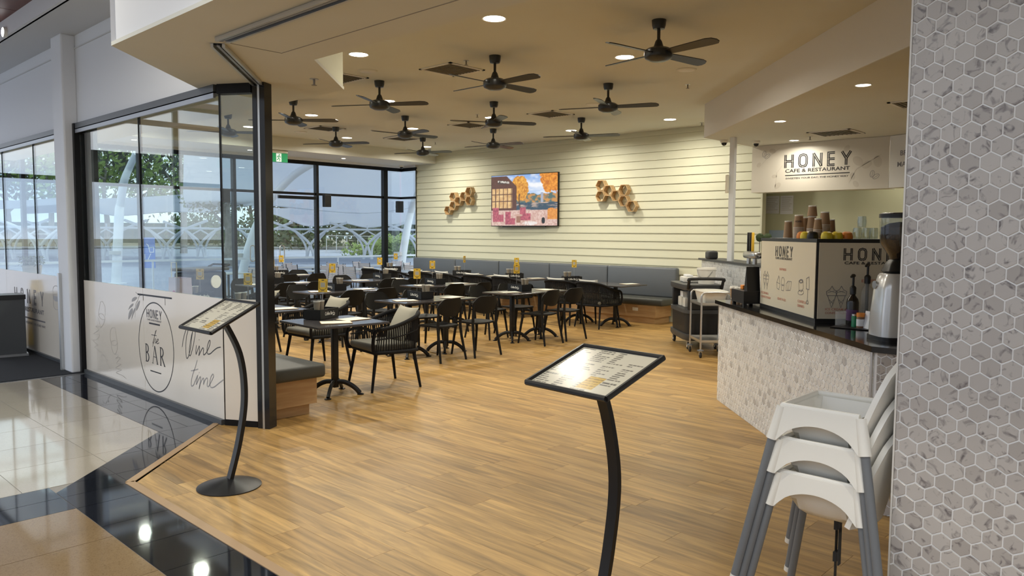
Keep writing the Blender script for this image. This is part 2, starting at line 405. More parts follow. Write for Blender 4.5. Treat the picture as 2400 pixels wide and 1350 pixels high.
def clip_poly(poly, x0, x1, y0, y1):
    def cut(P, ax, lim, keep):
        out = []
        for i in range(len(P)):
            a, b = P[i], P[(i + 1) % len(P)]; ia, ib = keep(a[ax], lim), keep(b[ax], lim)
            if ia: out.append(a)
            if ia != ib:
                t = (lim - a[ax]) / (b[ax] - a[ax]); out.append((a[0] + (b[0] - a[0]) * t, a[1] + (b[1] - a[1]) * t))
        return out
    for ax, lim, kp in ((0, x0, lambda v, l: v >= l), (0, x1, lambda v, l: v <= l), (1, y0, lambda v, l: v >= l), (1, y1, lambda v, l: v <= l)):
        poly = cut(poly, ax, lim, kp)
        if len(poly) < 3: return []
    return poly
# ================================================================ STRUCTURE
def clip_hp(poly, hps):
    for a, b, c in hps:
        out = []
        for i in range(len(poly)):
            p, q = poly[i], poly[(i + 1) % len(poly)]; dp = a * p[0] + b * p[1] - c; dq = a * q[0] + b * q[1] - c
            if dp <= 0: out.append(p)
            if (dp < 0 < dq) or (dq < 0 < dp):
                t = dp / (dp - dq); out.append((p[0] + (q[0] - p[0]) * t, p[1] + (q[1] - p[1]) * t))
        poly = out
        if len(poly) < 3: return []
    return poly
def area(p): return abs(sum(p[i][0] * p[(i + 1) % len(p)][1] - p[(i + 1) % len(p)][0] * p[i][1] for i in range(len(p)))) / 2
def in_view(x, y, z=0, m=.04):
    d = Vector((x, y, z - 1.65)); w = d.dot(_fw)
    if w < .3: return None
    u = 1790 * d.dot(_r) / w / 2400; v = 1790 * d.dot(_u) / w / 1350
    return w if abs(u) < .5 + m and abs(v) < .5 + m else None

# ---- timber-look plank floor of the cafe
XW = 1.87
fl = MB(); fl.prism([(XW, -2.2), (13.2, -2.2), (13.2, 15.75), (3.0, 15.75), (3.0, 6.32), (XW, 5.19)], -.12, -.004)
floor = struct(fl.build('floor', 'grout_dark'), 'light timber plank floor of the cafe')
PW, PL, GAP = .178, 1.22, .0016
planks = []; row = 0; x = XW
while x < 13.2:
    y = -2.2 - rnd.random() * PL
    while y < 15.75:
        poly = [(x + GAP / 2, y + GAP / 2), (x + PW - GAP / 2, y + GAP / 2), (x + PW - GAP / 2, y + PL - GAP / 2), (x + GAP / 2, y + PL - GAP / 2)]
        hps = [(0, -1, 2.2), (0, 1, 15.75), (1, 0, 13.2)]
        if x < 3.0: hps.append((-1, 1, 5.19 - XW))
        full = y > -2.2 and y + PL < 15.75 and x > 3.0 and x + PW < 13.2
        p = poly if full else clip_hp(poly, hps)
        if p and area(p) > .004: planks.append((p, full, x, y))
        y += PL
    x += PW
def plank_mesh(mb, p): return mb.prism(p, -.004, 0)
def vis(p):
    cx = sum(q[0] for q in p) / len(p); cy = sum(q[1] for q in p) / len(p); return in_view(cx, cy, 0, .12)
order = sorted([(vis(p[0]), i) for i, p in enumerate(planks) if vis(p[0])]); near = set(i for _, i in order[:300])
pm = MB().prism([(0, 0), (PW - GAP, 0), (PW - GAP, PL - GAP), (0, PL - GAP)], -.004, 0); plank0 = None; rest = MB()
for i, (p, full, px, py) in enumerate(planks):
    if i in near:
        if full:
            if plank0 is None: plank0 = pm.build('floor_plank', 'wood_floor', floor); o = plank0
            else: o = bpy.data.objects.new('floor_plank', plank0.data); COL.objects.link(o); o.parent = floor
            o.location = (px + GAP / 2, py + GAP / 2, 0)
        else: plank_mesh(MB(), p).build('floor_plank', 'wood_floor', floor)
    else: plank_mesh(rest, p)
rest.build('floor_planks_beyond', 'wood_floor', floor)['kind'] = 'stuff'
mb = MB()
for a, b in (((XW - .02, -2.2), (XW - .02, 5.2)), ((XW - .02, 5.2), (2.96, 6.29))):
    d = Vector((b[0] - a[0], b[1] - a[1])).normalized(); n = Vector((-d.y, d.x)) * .028
    mb.prism([(a[0] - n.x, a[1] - n.y), (b[0] - n.x, b[1] - n.y), (b[0] + n.x, b[1] + n.y), (a[0] + n.x, a[1] + n.y)], -.01, .004)
mat('trim_wood', (.42, .27, .14), .45)
struct(mb.build('trim_1', 'trim_wood'), 'rounded timber edging strip between planks and polished stone')

# ---- polished stone floor of the mall
ms = MB(); ms.prism([(-7, -7), (XW, -7), (XW, 5.19), (3.0, 6.32), (3.0, 14.6), (-7, 14.6)], -.12, -.003)
mall = struct(ms.build('floor_mall', 'grout_dark'), 'polished stone floor of the mall walkway')
def tiles(name, m, xs, ys, hps, gap=.002):
    for a, b in zip(xs, xs[1:]):
        for c, d in zip(ys, ys[1:]):
            p = clip_hp([(a + gap, c + gap), (b - gap, c + gap), (b - gap, d - gap), (a + gap, d - gap)], hps)
            if p and area(p) > .002: MB().prism(p, -.003, 0).build(name, m, mall)
fr = lambda a, b, s: [a + s * i for i in range(int(round((b - a) / s)) + 1)]
G = 5.19 - XW - .035          # wood edge diagonal: y - x = G
tiles('stone_tile', 'stone_brown', fr(-4.55, 1.45, .6), fr(-1.67, 4.93, .6), [])
tiles('stone_tile', 'stone_pale', [-4.7, -4.1, -3.5, -2.9, -2.3, -1.7, -1.1, -.5, .1, .7, 1.3, 1.9, 2.5], [5.45 + .59 * i for i in range(8)], [(1, -1, -3.86)])
tiles('stone_tile_dark', 'stone_dark', [1.45, 1.85], fr(-1.225, 4.925, .41), [])
tiles('stone_tile_dark', 'stone_dark', fr(-4.55, 1.45, .6), [4.93, 5.19, 5.45], [])
tiles('stone_tile_dark', 'stone_dark', [1.85, 2.2, 2.5, 2.985], [4.925, 5.45, 5.9, 6.36], [(-1, 1, 3.86), (1, -1, -G)])
tiles('stone_tile_dark', 'stone_dark', [1.45, 1.85], [4.925, 5.19, 5.45, 5.9], [(-1, 1, 3.86)])
tiles('stone_tile_dark', 'stone_dark', [2.5, 2.74, 2.985], [6.36, 6.8, 7.25, 7.7, 8.15, 8.6, 9.05, 9.58], [(1, -1, -G), (-1, 1, 99)])
mb = MB(); mb.b2((-4, 9.575, -.003), (2.97, 9.61, .006)); struct(mb.build('trim_2', 'steel'), 'metal edging strip beside the black entrance mat')
mb = MB(); mb.rbox((-.55, 12.0, .004), (7.05, 4.78, .016), .006, 1); tag(mb.build('entrance_mat', 'mat_carpet'), 'black ribbed entrance mat behind the metal floor strip', 'mat')

# ---- ceilings
mb = MB(); mb.b2((3.09, -2.3, 3.6), (13.3, 15.9, 3.72)); struct(mb.build('ceiling', 'ceil'), 'beige plaster ceiling over the dining room')
SOF = [(1.9, -2.3), (3.02, -2.3), (3.02, 4.79), (3.82, 5.60), (3.82, 15.6), (3.05, 15.6), (3.05, 6.53), (3.0, 6.53), (1.9, 5.43)]
mb = MB(); mb.prism(SOF, 2.86, 2.885); struct(mb.build('ceiling_soffit', 'ceil'), 'low beige soffit above the cafe entrance')
mb = MB()
for a, b, t in (((3.0, -2.3), (3.0, 4.80), .04), ((3.0, 4.80), (3.80, 5.62), .04), ((3.80, 5.62), (3.80, 15.6), .04)):
    d = Vector((b[0] - a[0], b[1] - a[1])).normalized(); n = Vector((-d.y, d.x)) * t / 2
    mb.prism([(a[0] - n.x, a[1] - n.y), (b[0] - n.x, b[1] - n.y), (b[0] + n.x, b[1] + n.y), (a[0] + n.x, a[1] + n.y)], 2.88, 3.61)
struct(mb.build('ceiling_step', 'siding'), 'cream upstand where the low soffit steps up to the ceiling')
mb = MB()
for a, b in (((1.92, -2.3), (1.92, 5.41)), ((1.9, 5.43), (3.02, 6.55))):
    d = Vector((b[0] - a[0], b[1] - a[1])).normalized(); n = Vector((d.y, -d.x)) * .03
    mb.prism([(a[0], a[1]), (b[0], b[1]), (b[0] + n.x, b[1] + n.y), (a[0] + n.x, a[1] + n.y)], 2.862, 4.04)
struct(mb.build('wall_bulkhead', 'white_wall'), 'white bulkhead hanging over the cafe entrance')
mb = MB(); mb.b2((2.757, -2.3, 2.8575), (2.763, 4.78, 2.862)); mb.b2((2.30, 4.775, 2.8575), (2.763, 4.781, 2.862)); struct(mb.build('trim_3', 'grout_dark'), 'thin dark seam in the soffit')
def rail(name, a, b, label):
    a, b = Vector(a), Vector(b); d = (b - a).normalized(); T = frame(a, d, Vector((-d.y, d.x, 0))); ln = (b - a).length
    t = empty(name, (0, 0, 0)); q = MB(); q.b2((0, -.045, -.012), (ln, -.027, .012), T); q.b2((0, .027, -.012), (ln, .045, .012), T); q.build('track_lip', 'brushed', t)
    q = MB(); q.b2((0, -.027, .0), (ln, .027, .01), T); q.build('track_channel', 'black_frame', t); q = MB(); q.b2((0, -.012, -.006), (ln, .006, .004), T); q.build('guide_strip', 'track', t)
    tag(t, label, 'door track')
rail('shutter_track', (2.30, 4.70, 2.846), (2.30, -2.2, 2.846), 'grey shutter track along the soffit towards the camera')
rail('shutter_track', (2.34, 4.84, 2.846), (3.22, 5.93, 2.846), 'short shutter track running down to the dark column')

# mall ceiling beyond the white wall
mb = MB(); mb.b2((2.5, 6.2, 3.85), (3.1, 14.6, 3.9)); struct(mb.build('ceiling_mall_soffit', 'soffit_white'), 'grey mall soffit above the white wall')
mb = MB(); mb.b2((2.47, -7, 3.85), (2.52, 14.6, 4.06)); struct(mb.build('trim_4', 'white_wall'), 'white ceiling beam along the mall')
mb = MB(); mb.b2((.2, -7, 4.06), (2.6, 14.6, 4.16)); tc_ = struct(mb.build('ceiling_mall', 'timber_brown'), 'dark timber mall ceiling')
for i in range(36):
    q = MB(); q.b2((.2, -7 + .6 * i + .006, 4.035), (2.47, -7 + .6 * (i + 1) - .006, 4.062)); q.build('ceiling_board', 'timber_brown', tc_)
mb = MB(); mb.b2((-7.2, -7, 0), (-7, 14.6, 5.6)); struct(mb.build('wall_mall', 'white_wall'), 'white wall on the far side of the mall')
mb = MB(); mb.b2((-7.2, -7.2, 0), (13.3, -7, 5.6)); struct(mb.build('wall_mall_end', 'white_wall'), 'white end wall of the mall')
mb = MB(); mb.b2((3.0, -2.4, 0), (13.3, -2.25, 3.7)); struct(mb.build('wall_right', 'cream_wall'), 'cream wall behind the kitchen')

# ---- cream siding wall
mb = MB(); mb.b2((12.47, 5.92, 0), (12.62, 15.14, 3.62)); siding = struct(mb.build('wall_back', 'siding'), 'cream horizontal lap siding wall')
PIT = .1535
z = 1.205 - 8 * PIT; bd = None
while z < 3.6:
    z1 = min(z + PIT, 3.6); za = max(z, 0)
    mb = MB(); Lh = z1 - za
    vs = [(12.452, 0, 0), (12.452, 0, .012), (12.466, 0, Lh - .012), (12.47, 0, Lh), (12.472, 0, 0)]
    n = len(vs); V = [(v[0], 5.92, v[2]) for v in vs] + [(v[0], 15.12, v[2]) for v in vs]
    F = [tuple(range(n)), tuple(range(n, 2 * n))[::-1]] + [((i + 1) % n, i, n + i, n + (i + 1) % n) for i in range(n)]
    mb.add(V, F)
    if bd is None or za != z or z1 != z + PIT:
        o = mb.build('siding_board', 'siding', siding, loc=(0, 0, za));
        if za == z and z1 == z + PIT: bd = o
    else:
        o = bpy.data.objects.new('siding_board', bd.data); COL.objects.link(o); o.parent = siding; o.location = (0, 0, za)
    z += PIT
mb = MB(); mb.b2((12.44, 15.105, 0), (12.5, 15.15, 3.25)); mb.b2((12.44, 5.90, 0), (12.5, 5.935, 3.1)); struct(mb.build('trim_5', 'siding'), 'corner beads at the ends of the siding')
# ---- kitchen recess
mb = MB(); mb.b2((13.0, -2.3, 0), (13.15, 6.35, 3.62)); struct(mb.build('wall_kitchen', 'green_wall'), 'olive green kitchen wall behind the counter')
mb = MB(); mb.b2((12.62, 6.28, 0), (13.0, 6.35, 3.62)); struct(mb.build('wall_kitchen_return', 'green_wall'))
CB = [(12.46, 5.90), (10.44, 5.90), (3.9, -.64), (3.9, -2.3), (13.0, -2.3), (13.0, 5.90)]
mb = MB(); mb.prism(CB, 3.1, 3.12); struct(mb.build('ceiling_counter', 'ceil'), 'beige soffit over the counter')
mb = MB(); mb.prism([(10.44, 5.91), (3.9, -.63), (3.93, -.67), (10.47, 5.87)], 3.102, 3.61); mb.b2((10.44, 5.88, 3.102), (12.46, 5.91, 3.61)); struct(mb.build('wall_counter_bulkhead', 'bulk_white'), 'white sloping-looking bulkhead over the counter')

# ---- window wall with double door
WY = 15.75; MUL = [3.06, 3.95, 5.95, 7.9, 9.94, 11.92]
mb = MB(); mb.b2((3.0, 14.42, 3.34), (12.46, 15.95, 3.36)); struct(mb.build('ceiling_window_soffit', 'white_wall'), 'white lowered soffit along the windows')
mb = MB(); mb.b2((3.0, 14.38, 3.335), (12.46, 14.43, 3.61)); struct(mb.build('wall_window_bulkhead', 'ceil'), 'beige bulkhead above the windows')
mb = MB(); mb.b2((3.0, 15.62, 3.29), (12.6, 15.95, 3.36)); struct(mb.build('wall_window_head', 'white_wall'))
mb = MB(); mb.b2((3.0, WY - .04, 3.21), (12.50, WY + .04, 3.30)); mb.b2((3.0, WY - .03, 2.505), (7.9, WY + .03, 2.56)); mb.b2((7.9, WY - .03, 2.505), (12.47, WY + .03, 2.56)); mb.b2((3.0, WY - .04, 0), (7.9, WY + .04, .07)); mb.b2((9.94, WY - .04, 0), (12.47, WY + .04, .07))
struct(mb.build('trim_6', 'black_frame'), 'black window head, transom and sill rails')
def mull(n, x, w=.06):
    q = MB(); q.b2((x - w / 2, WY - .07, 0), (x + w / 2, WY + .05, 3.21)); struct(q.build('trim_%d' % n, 'black_frame'), 'black window mullion')
for i, x in enumerate(MUL): mull(7 + i, x, .12 if i == 5 else .065)
edges = MUL + [12.44]
for i, (a, b) in enumerate(zip(edges, edges[1:])):
    if i == 3: continue
    w = empty('window_%d' % (i + 1), ((a + b) / 2, WY, 0)); struct(w)
    for z0, z1 in ((.07, 2.505), (2.56, 3.21)):
        q = MB(); q.b2((a + .03 - (a + b) / 2, -.004, z0), (b - .03 - (a + b) / 2, .004, z1)); q.build('pane', 'window_glass', w)
w = empty('window_9', (8.92, WY, 0)); struct(w); q = MB(); q.b2((-.99, -.004, 2.56), (.99, .004, 3.21)); q.build('pane', 'window_glass', w)
for i, (a, b) in enumerate(((7.94, 8.91), (8.93, 9.90))):
    w = empty('door_%d' % (i + 1), ((a + b) / 2, WY, 0)); struct(w, 'glass door leaf with D handle'); hw = (b - a) / 2
    q = MB(); q.b2((-hw, -.006, .012), (hw, .006, 2.49)); q.build('pane', 'window_glass', w)
    q = MB(); q.b2((-hw, -.022, .012), (hw, .022, .09)); q.build('bottom_rail', 'black_frame', w)
    if i == 1: q = MB(); q.b2((-hw, -.09, 2.40), (hw - .02, -.03, 2.47)); q.build('door_closer', 'black_frame', w)
    s = -1 if i == 0 else 1; hx = hw - .62 if i == 0 else -hw + .08
    ring = [(hx + .055 * math.cos(t) , -.05, 1.17 + (.12 if math.sin(t) > 0 else -.12) + .055 * math.sin(t)) for t in [R(15 * k) for k in range(24)]]
    q = MB(); q.tube(ring, .011, 8, closed=True); q.cyl((hx, -.05, 1.345), (hx, 0, 1.345), .009, n=8); q.build('handle', 'steel', w, smooth=True)
# short glazed return to the siding
w = empty('window_10', (12.45, 15.43, 0)); struct(w)
for z0, z1 in ((.07, 2.505), (2.56, 3.21)): q = MB(); q.b2((-.004, -.30, z0), (.004, .30, z1)); q.build('pane', 'window_glass', w)
q = MB(); q.b2((-.03, -.32, 3.21), (.03, .32, 3.30)); q.b2((-.03, -.32, 2.505), (.03, .32, 2.56)); q.b2((-.03, -.32, 0), (.03, .32, .07)); q.b2((-.02, -.325, 0), (.02, -.305, 3.21)); q.build('window_frame', 'black_frame', w)
mb = MB(); mb.b2((12.40, 15.11, 3.29), (12.62, 15.95, 3.62)); struct(mb.build('wall_window_corner', 'white_wall'))

# ---- shopfront glass towards the mall
mb = MB(); mb.b2((3.0, 6.5, 2.86), (3.1, 10.0, 3.86)); mb.b2((3.0, 10.0, 2.86), (3.1, 15.7, 3.86)); wl = struct(mb.build('wall_left', 'white_wall'), 'white wall above the shopfront glass')
q = MB(); q.b2((2.985, 6.6, 3.70), (3.0, 14.6, 3.712)); q.build('wall_seam', 'soffit_white', wl)  # thin grey seam running along the upper wall
mb = MB(); mb.rbox((2.93, 9.86, 1.93), (.16, .36, 3.86), .02, 2); struct(mb.build('column_mall', 'white_wall'), 'white round-edged column between the two shopfront windows')
mb = MB(); mb.b2((2.82, 9.93, 0), (2.85, 9.99, 1.15)); tag(mb.build('door_channel', 'brushed'), 'tall dark metal channel fixed to the white column', 'channel')
def shopfront(nm, y0, y1, joints, label):
    w = empty(nm, (3.0, (y0 + y1) / 2, 0)); struct(w, label); h = (y1 - y0) / 2; ym = (y0 + y1) / 2
    q = MB(); q.b2((-.05, -h, 2.79), (.05, h, 2.86)); q.build('head_frame', 'dark_frame', w); q = MB(); q.b2((-.05, -h, 2.75), (-.03, h, 2.80)); q.build('head_lip', 'track', w)
    q = MB(); q.b2((-.04, -h, 0), (.04, h, .045)); q.build('sill_frame', 'dark_frame', w)
    js = [y0] + joints + [y1]
    for a, b in zip(js, js[1:]):
        q = MB(); q.b2((-.006, a + .006 - ym, .045), (.006, b - .006 - ym, 2.79)); q.build('pane', 'shop_glass', w)
        q = MB(); q.b2((-.0105, a + .002 - ym, .045), (-.0065, b - .002 - ym, 1.08)); q.build('vinyl_film', 'panel_white', w); q = MB(); q.b2((.0065, a + .002 - ym, .045), (.0085, b - .002 - ym, 1.08)); q.build('vinyl_film', 'panel_white', w)
    for j in joints: q = MB(); q.b2((-.012, j - .006, 1.08) if 0 else (-.012, j - .006 - ym, 1.08), (.012, j + .006 - ym, 2.79)); q.build('glass_joint', 'black_frame', w)
    return w
sf = shopfront('window_11', 6.2, 9.62, [7.9], 'frameless shopfront glass over a white printed film')
sg = shopfront('window_12', 10.05, 14.5, [11.4, 12.9], 'shopfront glass left of the white column over a printed film')
mb = MB(); mb.b2((2.94, 9.62, 0), (3.07, 9.70, 2.86)); struct(mb.build('trim_14', 'black_frame'), 'black vertical frame beside the white column')
mb = MB(); mb.b2((3.06, 9.55, 0), (3.16, 9.70, 2.86)); struct(mb.build('trim_15', 'dark_frame'), 'grey pier behind the shopfront glass')
# angled return pane and dark end column
A, B = Vector((3.0, 6.19, 0)), Vector((3.155, 5.92, 0)); d = (B - A).normalized(); T = frame(A, d, (0, 0, 1)); ln = (B - A).length
w = empty('window_13', (0, 0, 0)); struct(w, 'narrow return pane beside the dark column')
q = MB(); q.b2((.006, .05, -.006), (ln, 2.78, .006), T); q.build('pane', 'shop_glass', w)
q = MB(); q.b2((.002, .05, .0065), (ln, 1.08, .010), T); q.build('vinyl_film', 'panel_white', w); q = MB(); q.b2((.002, .05, -.010), (ln, 1.08, -.0065), T); q.build('vinyl_film', 'panel_white', w)
q = MB(); q.b2((0, 2.78, -.04), (ln, 2.86, .04), T); q.build('head_frame', 'black_frame', w); q = MB(); q.b2((0, 0, -.02), (ln, .045, .02), T); q.build('sill_frame', 'black_frame', w)
q = MB(); q.b2((-.006, .05, -.008), (.006, 2.8, .008), T); q.build('glass_joint', 'black_frame', w)
cl = empty('column_shutter', (3.20, 5.865, 0), math.atan2(d.y, d.x)); struct(cl, 'dark polished column with steel edge at the entrance')
q = MB(); q.b2((-.055, -.05, 0), (-.015, .05, 2.86)); q.build('channel_side', 'black_gloss', cl); q = MB(); q.b2((-.015, -.045, 0), (.012, .045, 2.86)); q.build('edge_strip', 'brushed', cl); q = MB(); q.b2((.012, -.055, 0), (.058, .055, 2.86)); q.build('column_face', 'black_gloss', cl)

# ---- mall entrance beyond the mat (mirrored in the shopfront glass)
me_ = empty('mall_entrance', (0, 14.6, 0)); tag(me_, 'glazed mall entrance with dark frames at the end of the mat', 'entrance')
for x in (-4.2, -2.2, -.2, 1.4, 2.9): q = MB(); q.b2((x - .04, -.05, 0), (x + .04, .05, 4.03)); q.build('post', 'black_frame', me_)
q = MB(); q.b2((-4.2, -.05, 2.5), (2.9, .05, 2.57)); q.b2((-4.2, -.05, 3.93), (2.9, .05, 4.03)); q.build('rail', 'black_frame', me_)
q = MB(); q.b2((-.1, -.08, 2.57), (1.3, .06, 3.05)); q.build('sign_panel', 'black_matte', me_)
for i, z in enumerate((3.55, 3.9)): q = MB(); q.b2((-4.2, -.3 - .4 * i, z), (2.8, -.2 - .4 * i, z + .09)); q.build('brown_beam', 'eave', me_)
GR = {
    'wine': [[(7.009, 0.583), (6.99, 0.638), (6.956, 0.702), (6.919, 0.754)], [(6.873, 0.756), (6.915, 0.68), (6.932, 0.591), (6.925, 0.496), (6.887, 0.504), (6.837, 0.584), (6.809, 0.673), (6.785, 0.745), (6.824, 0.672), (6.857, 0.582), (6.86, 0.525), (6.832, 0.531), (6.783, 0.607), (6.746, 0.688), (6.723, 0.759)], [(6.71, 0.632), (6.725, 0.579), (6.722, 0.547)], [(6.654, 0.689), (6.649, 0.685)], [(6.722, 0.547), (6.678, 0.601), (6.651, 0.63), (6.652, 0.587), (6.665, 0.545), (6.631, 0.581), (6.586, 0.62), (6.568, 0.613), (6.577, 0.579), (6.567, 0.561), (6.519, 0.585), (6.461, 0.642), (6.436, 0.686), (6.446, 0.703), (6.476, 0.674), (6.501, 0.621), (6.492, 0.58), (6.44, 0.586), (6.381, 0.617), (6.309, 0.65), (6.241, 0.665)]],
    'time': [[(6.702, 0.498), (6.744, 0.431), (6.807, 0.345), (6.838, 0.271), (6.828, 0.244), (6.788, 0.26)], [(6.834, 0.384), (6.765, 0.398), (6.687, 0.419)], [(6.788, 0.26), (6.73, 0.329), (6.7, 0.359), (6.719, 0.313), (6.733, 0.272)], [(6.669, 0.393), (6.664, 0.388)], [(6.733, 0.272), (6.672, 0.337), (6.643, 0.354), (6.651, 0.305), (6.677, 0.242), (6.646, 0.298), (6.596, 0.347), (6.578, 0.341), (6.587, 0.297), (6.556, 0.336), (6.517, 0.362), (6.503, 0.343), (6.517, 0.299), (6.488, 0.29), (6.43, 0.345), (6.388, 0.392), (6.4, 0.411), (6.438, 0.381), (6.464, 0.323), (6.442, 0.289), (6.378, 0.302), (6.287, 0.348), (6.205, 0.388)]],
    'the': [[(7.586, 0.688), (7.624, 0.638), (7.667, 0.568), (7.687, 0.512)], [(7.712, 0.63), (7.636, 0.632), (7.585, 0.632)], [(7.685, 0.548), (7.649, 0.598), (7.623, 0.647), (7.609, 0.681)], [(7.66, 0.546), (7.627, 0.596), (7.611, 0.593), (7.618, 0.55)], [(7.613, 0.56), (7.559, 0.584), (7.542, 0.601), (7.574, 0.596), (7.594, 0.566), (7.573, 0.555), (7.531, 0.568)]],
    'bottle1': [[(9.096, 0.861), (9.159, 0.756), (9.169, 0.713)], [(9.096, 0.861), (9.037, 0.87), (8.968, 0.822), (8.962, 0.802), (8.969, 0.718)], [(9.169, 0.713), (9.138, 0.726), (9.064, 0.732), (9.007, 0.715), (8.972, 0.686), (9.025, 0.671), (9.098, 0.676), (9.147, 0.693), (9.169, 0.713)], [(9.172, 0.681), (9.147, 0.619), (9.107, 0.58), (9.03, 0.618), (8.973, 0.676)], [(9.107, 0.58), (9.271, 0.576), (9.184, 0.541), (9.341, 0.483), (9.159, 0.49), (9.255, 0.427), (9.379, 0.404), (9.23, 0.365), (9.33, 0.333), (9.118, 0.292)], [(9.128, 0.248), (9.09, 0.274), (9.032, 0.27), (8.991, 0.238), (8.934, 0.234), (8.964, 0.214), (8.925, 0.177), (8.856, 0.144)]],
    'bottle2': [[(8.811, 0.575), (8.835, 0.49), (8.812, 0.43)], [(8.811, 0.575), (8.775, 0.599), (8.691, 0.612), (8.671, 0.593), (8.656, 0.539), (8.634, 0.469)], [(8.812, 0.43), (8.773, 0.46), (8.689, 0.472), (8.627, 0.455), (8.679, 0.424), (8.763, 0.415), (8.812, 0.43)], [(8.812, 0.425), (8.795, 0.37), (8.715, 0.322), (8.642, 0.376), (8.622, 0.45)], [(8.715, 0.322), (8.606, 0.319), (8.691, 0.278), (8.553, 0.305), (8.668, 0.23), (8.545, 0.234), (8.7, 0.174), (8.537, 0.174), (8.69, 0.124), (8.515, 0.116), (8.41, 0.095)]],
    'stem': [[(8.083, 1.03), (8.047, 1.017), (7.975, 1.003), (7.914, 1.011)], [(7.975, 1.003), (8.014, 0.976), (8.028, 0.951)], [(8.028, 0.951), (8.094, 0.894), (8.115, 0.771)]],
    'leafA': [[(8.191, 0.926), (8.163, 0.962), (8.087, 0.981), (8.051, 0.972), (8.115, 0.941), (8.191, 0.926)]],
    'leafB': [[(8.295, 0.732), (8.277, 0.802), (8.197, 0.857), (8.173, 0.83), (8.228, 0.777), (8.295, 0.732)]],
    'leafC': [[(8.213, 0.738), (8.188, 0.799), (8.121, 0.863), (8.11, 0.844), (8.164, 0.791), (8.213, 0.738)]],
    'leafD': [[(8.085, 0.841), (8.069, 0.896), (7.991, 0.949), (7.988, 0.92), (8.034, 0.869), (8.085, 0.841)]],
    'leafE': [[(8.287, 0.836), (8.233, 0.884), (8.155, 0.909), (8.169, 0.884), (8.234, 0.859), (8.287, 0.836)]],
}
# ================================================================ PRINTED FILM
def wallT(x, y, z): return frame((x, y, z), (0, -1, 0), (0, 0, 1))
def yz(pts): return [(-a, b) for a, b in pts]
TF = wallT(2.989, 0, 0)
def strokes(keys, w, m, name, parent, k=5, sm=True):
    mb = MB()
    for key in keys:
        for st in GR[key]:
            p = yz(st); p = [(v.x, v.y) for v in smooth_path([(a, b, 0) for a, b in p], k)] if sm and len(p) > 2 else p
            mb.ribbon(p, w, TL)
    return mb.build(name, m, parent)
# local frame of the first shopfront window (origin 3.0, 7.91, 0)
TL = frame((-.0106, -7.91, 0), (0, -1, 0), (0, 0, 1))
strokes(['wine'], .008, 'ink', 'script_lettering_wine', sf); strokes(['time'], .009, 'ink_grey', 'script_lettering_time', sf); strokes(['the'], .006, 'ink', 'script_lettering_the', sf)
strokes(['bottle1', 'bottle2'], .004, 'ink_pale', 'bottle_drawing', sf); strokes(['stem'], .005, 'ink_grey', 'branch_drawing', sf)
mb = MB()
for k in ('leafA', 'leafB', 'leafC', 'leafD', 'leafE'):
    p = [(v.x, v.y) for v in smooth_path([(a, b, 0) for a, b in yz(GR[k][0][:-1])], 4, True)]; mb.add([(a, b, .0015) for a, b in p], [tuple(range(len(p)))], TL)
mb.build('leaf_drawing', 'ink_grey', sf)
mb = MB(); mb.ribbon([(-7.615 + .417 * math.cos(R(6 * i)), .515 + .437 * math.sin(R(6 * i))) for i in range(60)], .011, TL, closed=True)
mb.ribbon([(-8.03, 1.012), (-7.21, 1.02)], .016, TL); mb.ribbon([(-7.89, 1.01), (-7.89, .955)], .007, TL); mb.ribbon([(-7.365, 1.01), (-7.365, .945)], .007, TL)
mb.ribbon([(-7.76, .742), (-7.50, .742)], .016, TL); mb.ribbon([(-7.76, .268), (-7.50, .268)], .011, TL); mb.build('oval_frame', 'ink', sf)
honey(TL @ Matrix.Translation((-7.81, .80, 0)), .35, .075, 'logo_lettering', sf, line=False, ink='ink_soft', sw=.2)
text_mb(MB(), 'CAFE & RESTAURANT', TL @ Matrix.Translation((-7.81, .768, 0)), .024, .35).build('logo_subtitle', 'ink_soft', sf)
def serif(T, h, name, parent, m='ink'):
    mb = MB(); a, b = .11 * h, .035 * h
    def bar(p, q, w): mb.ribbon([p, q], w, T)
    def foot(x, y, w): mb.ribbon([(x - w, y), (x + w, y)], .03 * h, T)
    x = 0
    bar((x + .1 * h, 0), (x + .1 * h, h), a); foot(x + .1 * h, 0, .11 * h); foot(x + .1 * h, h, .11 * h)
    for y0, y1, w in ((.53, 1, .36), (0, .53, .42)):
        n = 10; arc = [(x + .1 * h, y0 * h)] + [(x + (.16 + (w - .1) * math.sin(math.pi * i / n)) * h, (y0 + (y1 - y0) * (.5 - .5 * math.cos(math.pi * i / n))) * h) for i in range(n + 1)] + [(x + .1 * h, y1 * h)]
        ws = [b] + [b + (a - b) * math.sin(math.pi * i / n) for i in range(n + 1)] + [b]; mb.ribbon(arc, ws, T)
    x = 1.02 * h
    bar((x, 0), (x + .32 * h, h), b * 1.2); bar((x + .32 * h, h), (x + .66 * h, 0), a); bar((x + .13 * h, .38 * h), (x + .5 * h, .38 * h), b); foot(x, 0, .1 * h); foot(x + .66 * h, 0, .12 * h)
    x = 2.05 * h
    bar((x + .1 * h, 0), (x + .1 * h, h), a); foot(x + .1 * h, 0, .11 * h); foot(x + .1 * h, h, .11 * h)
    n = 10; arc = [(x + .1 * h, .5 * h)] + [(x + (.16 + .3 * math.sin(math.pi * i / n)) * h, (.5 + .5 * (.5 - .5 * math.cos(math.pi * i / n))) * h) for i in range(n + 1)] + [(x + .1 * h, h)]
    mb.ribbon(arc, [b] + [b + (a - b) * math.sin(math.pi * i / n) for i in range(n + 1)] + [b], T); bar((x + .24 * h, .5 * h), (x + .62 * h, 0), a); foot(x + .62 * h, 0, .09 * h)
    return mb.build(name, m, parent)
serif(TL @ Matrix.Translation((-7.87, .35, 0)) @ Matrix.Diagonal((.98, 1, 1, 1)), .175, 'serif_lettering_bar', sf)
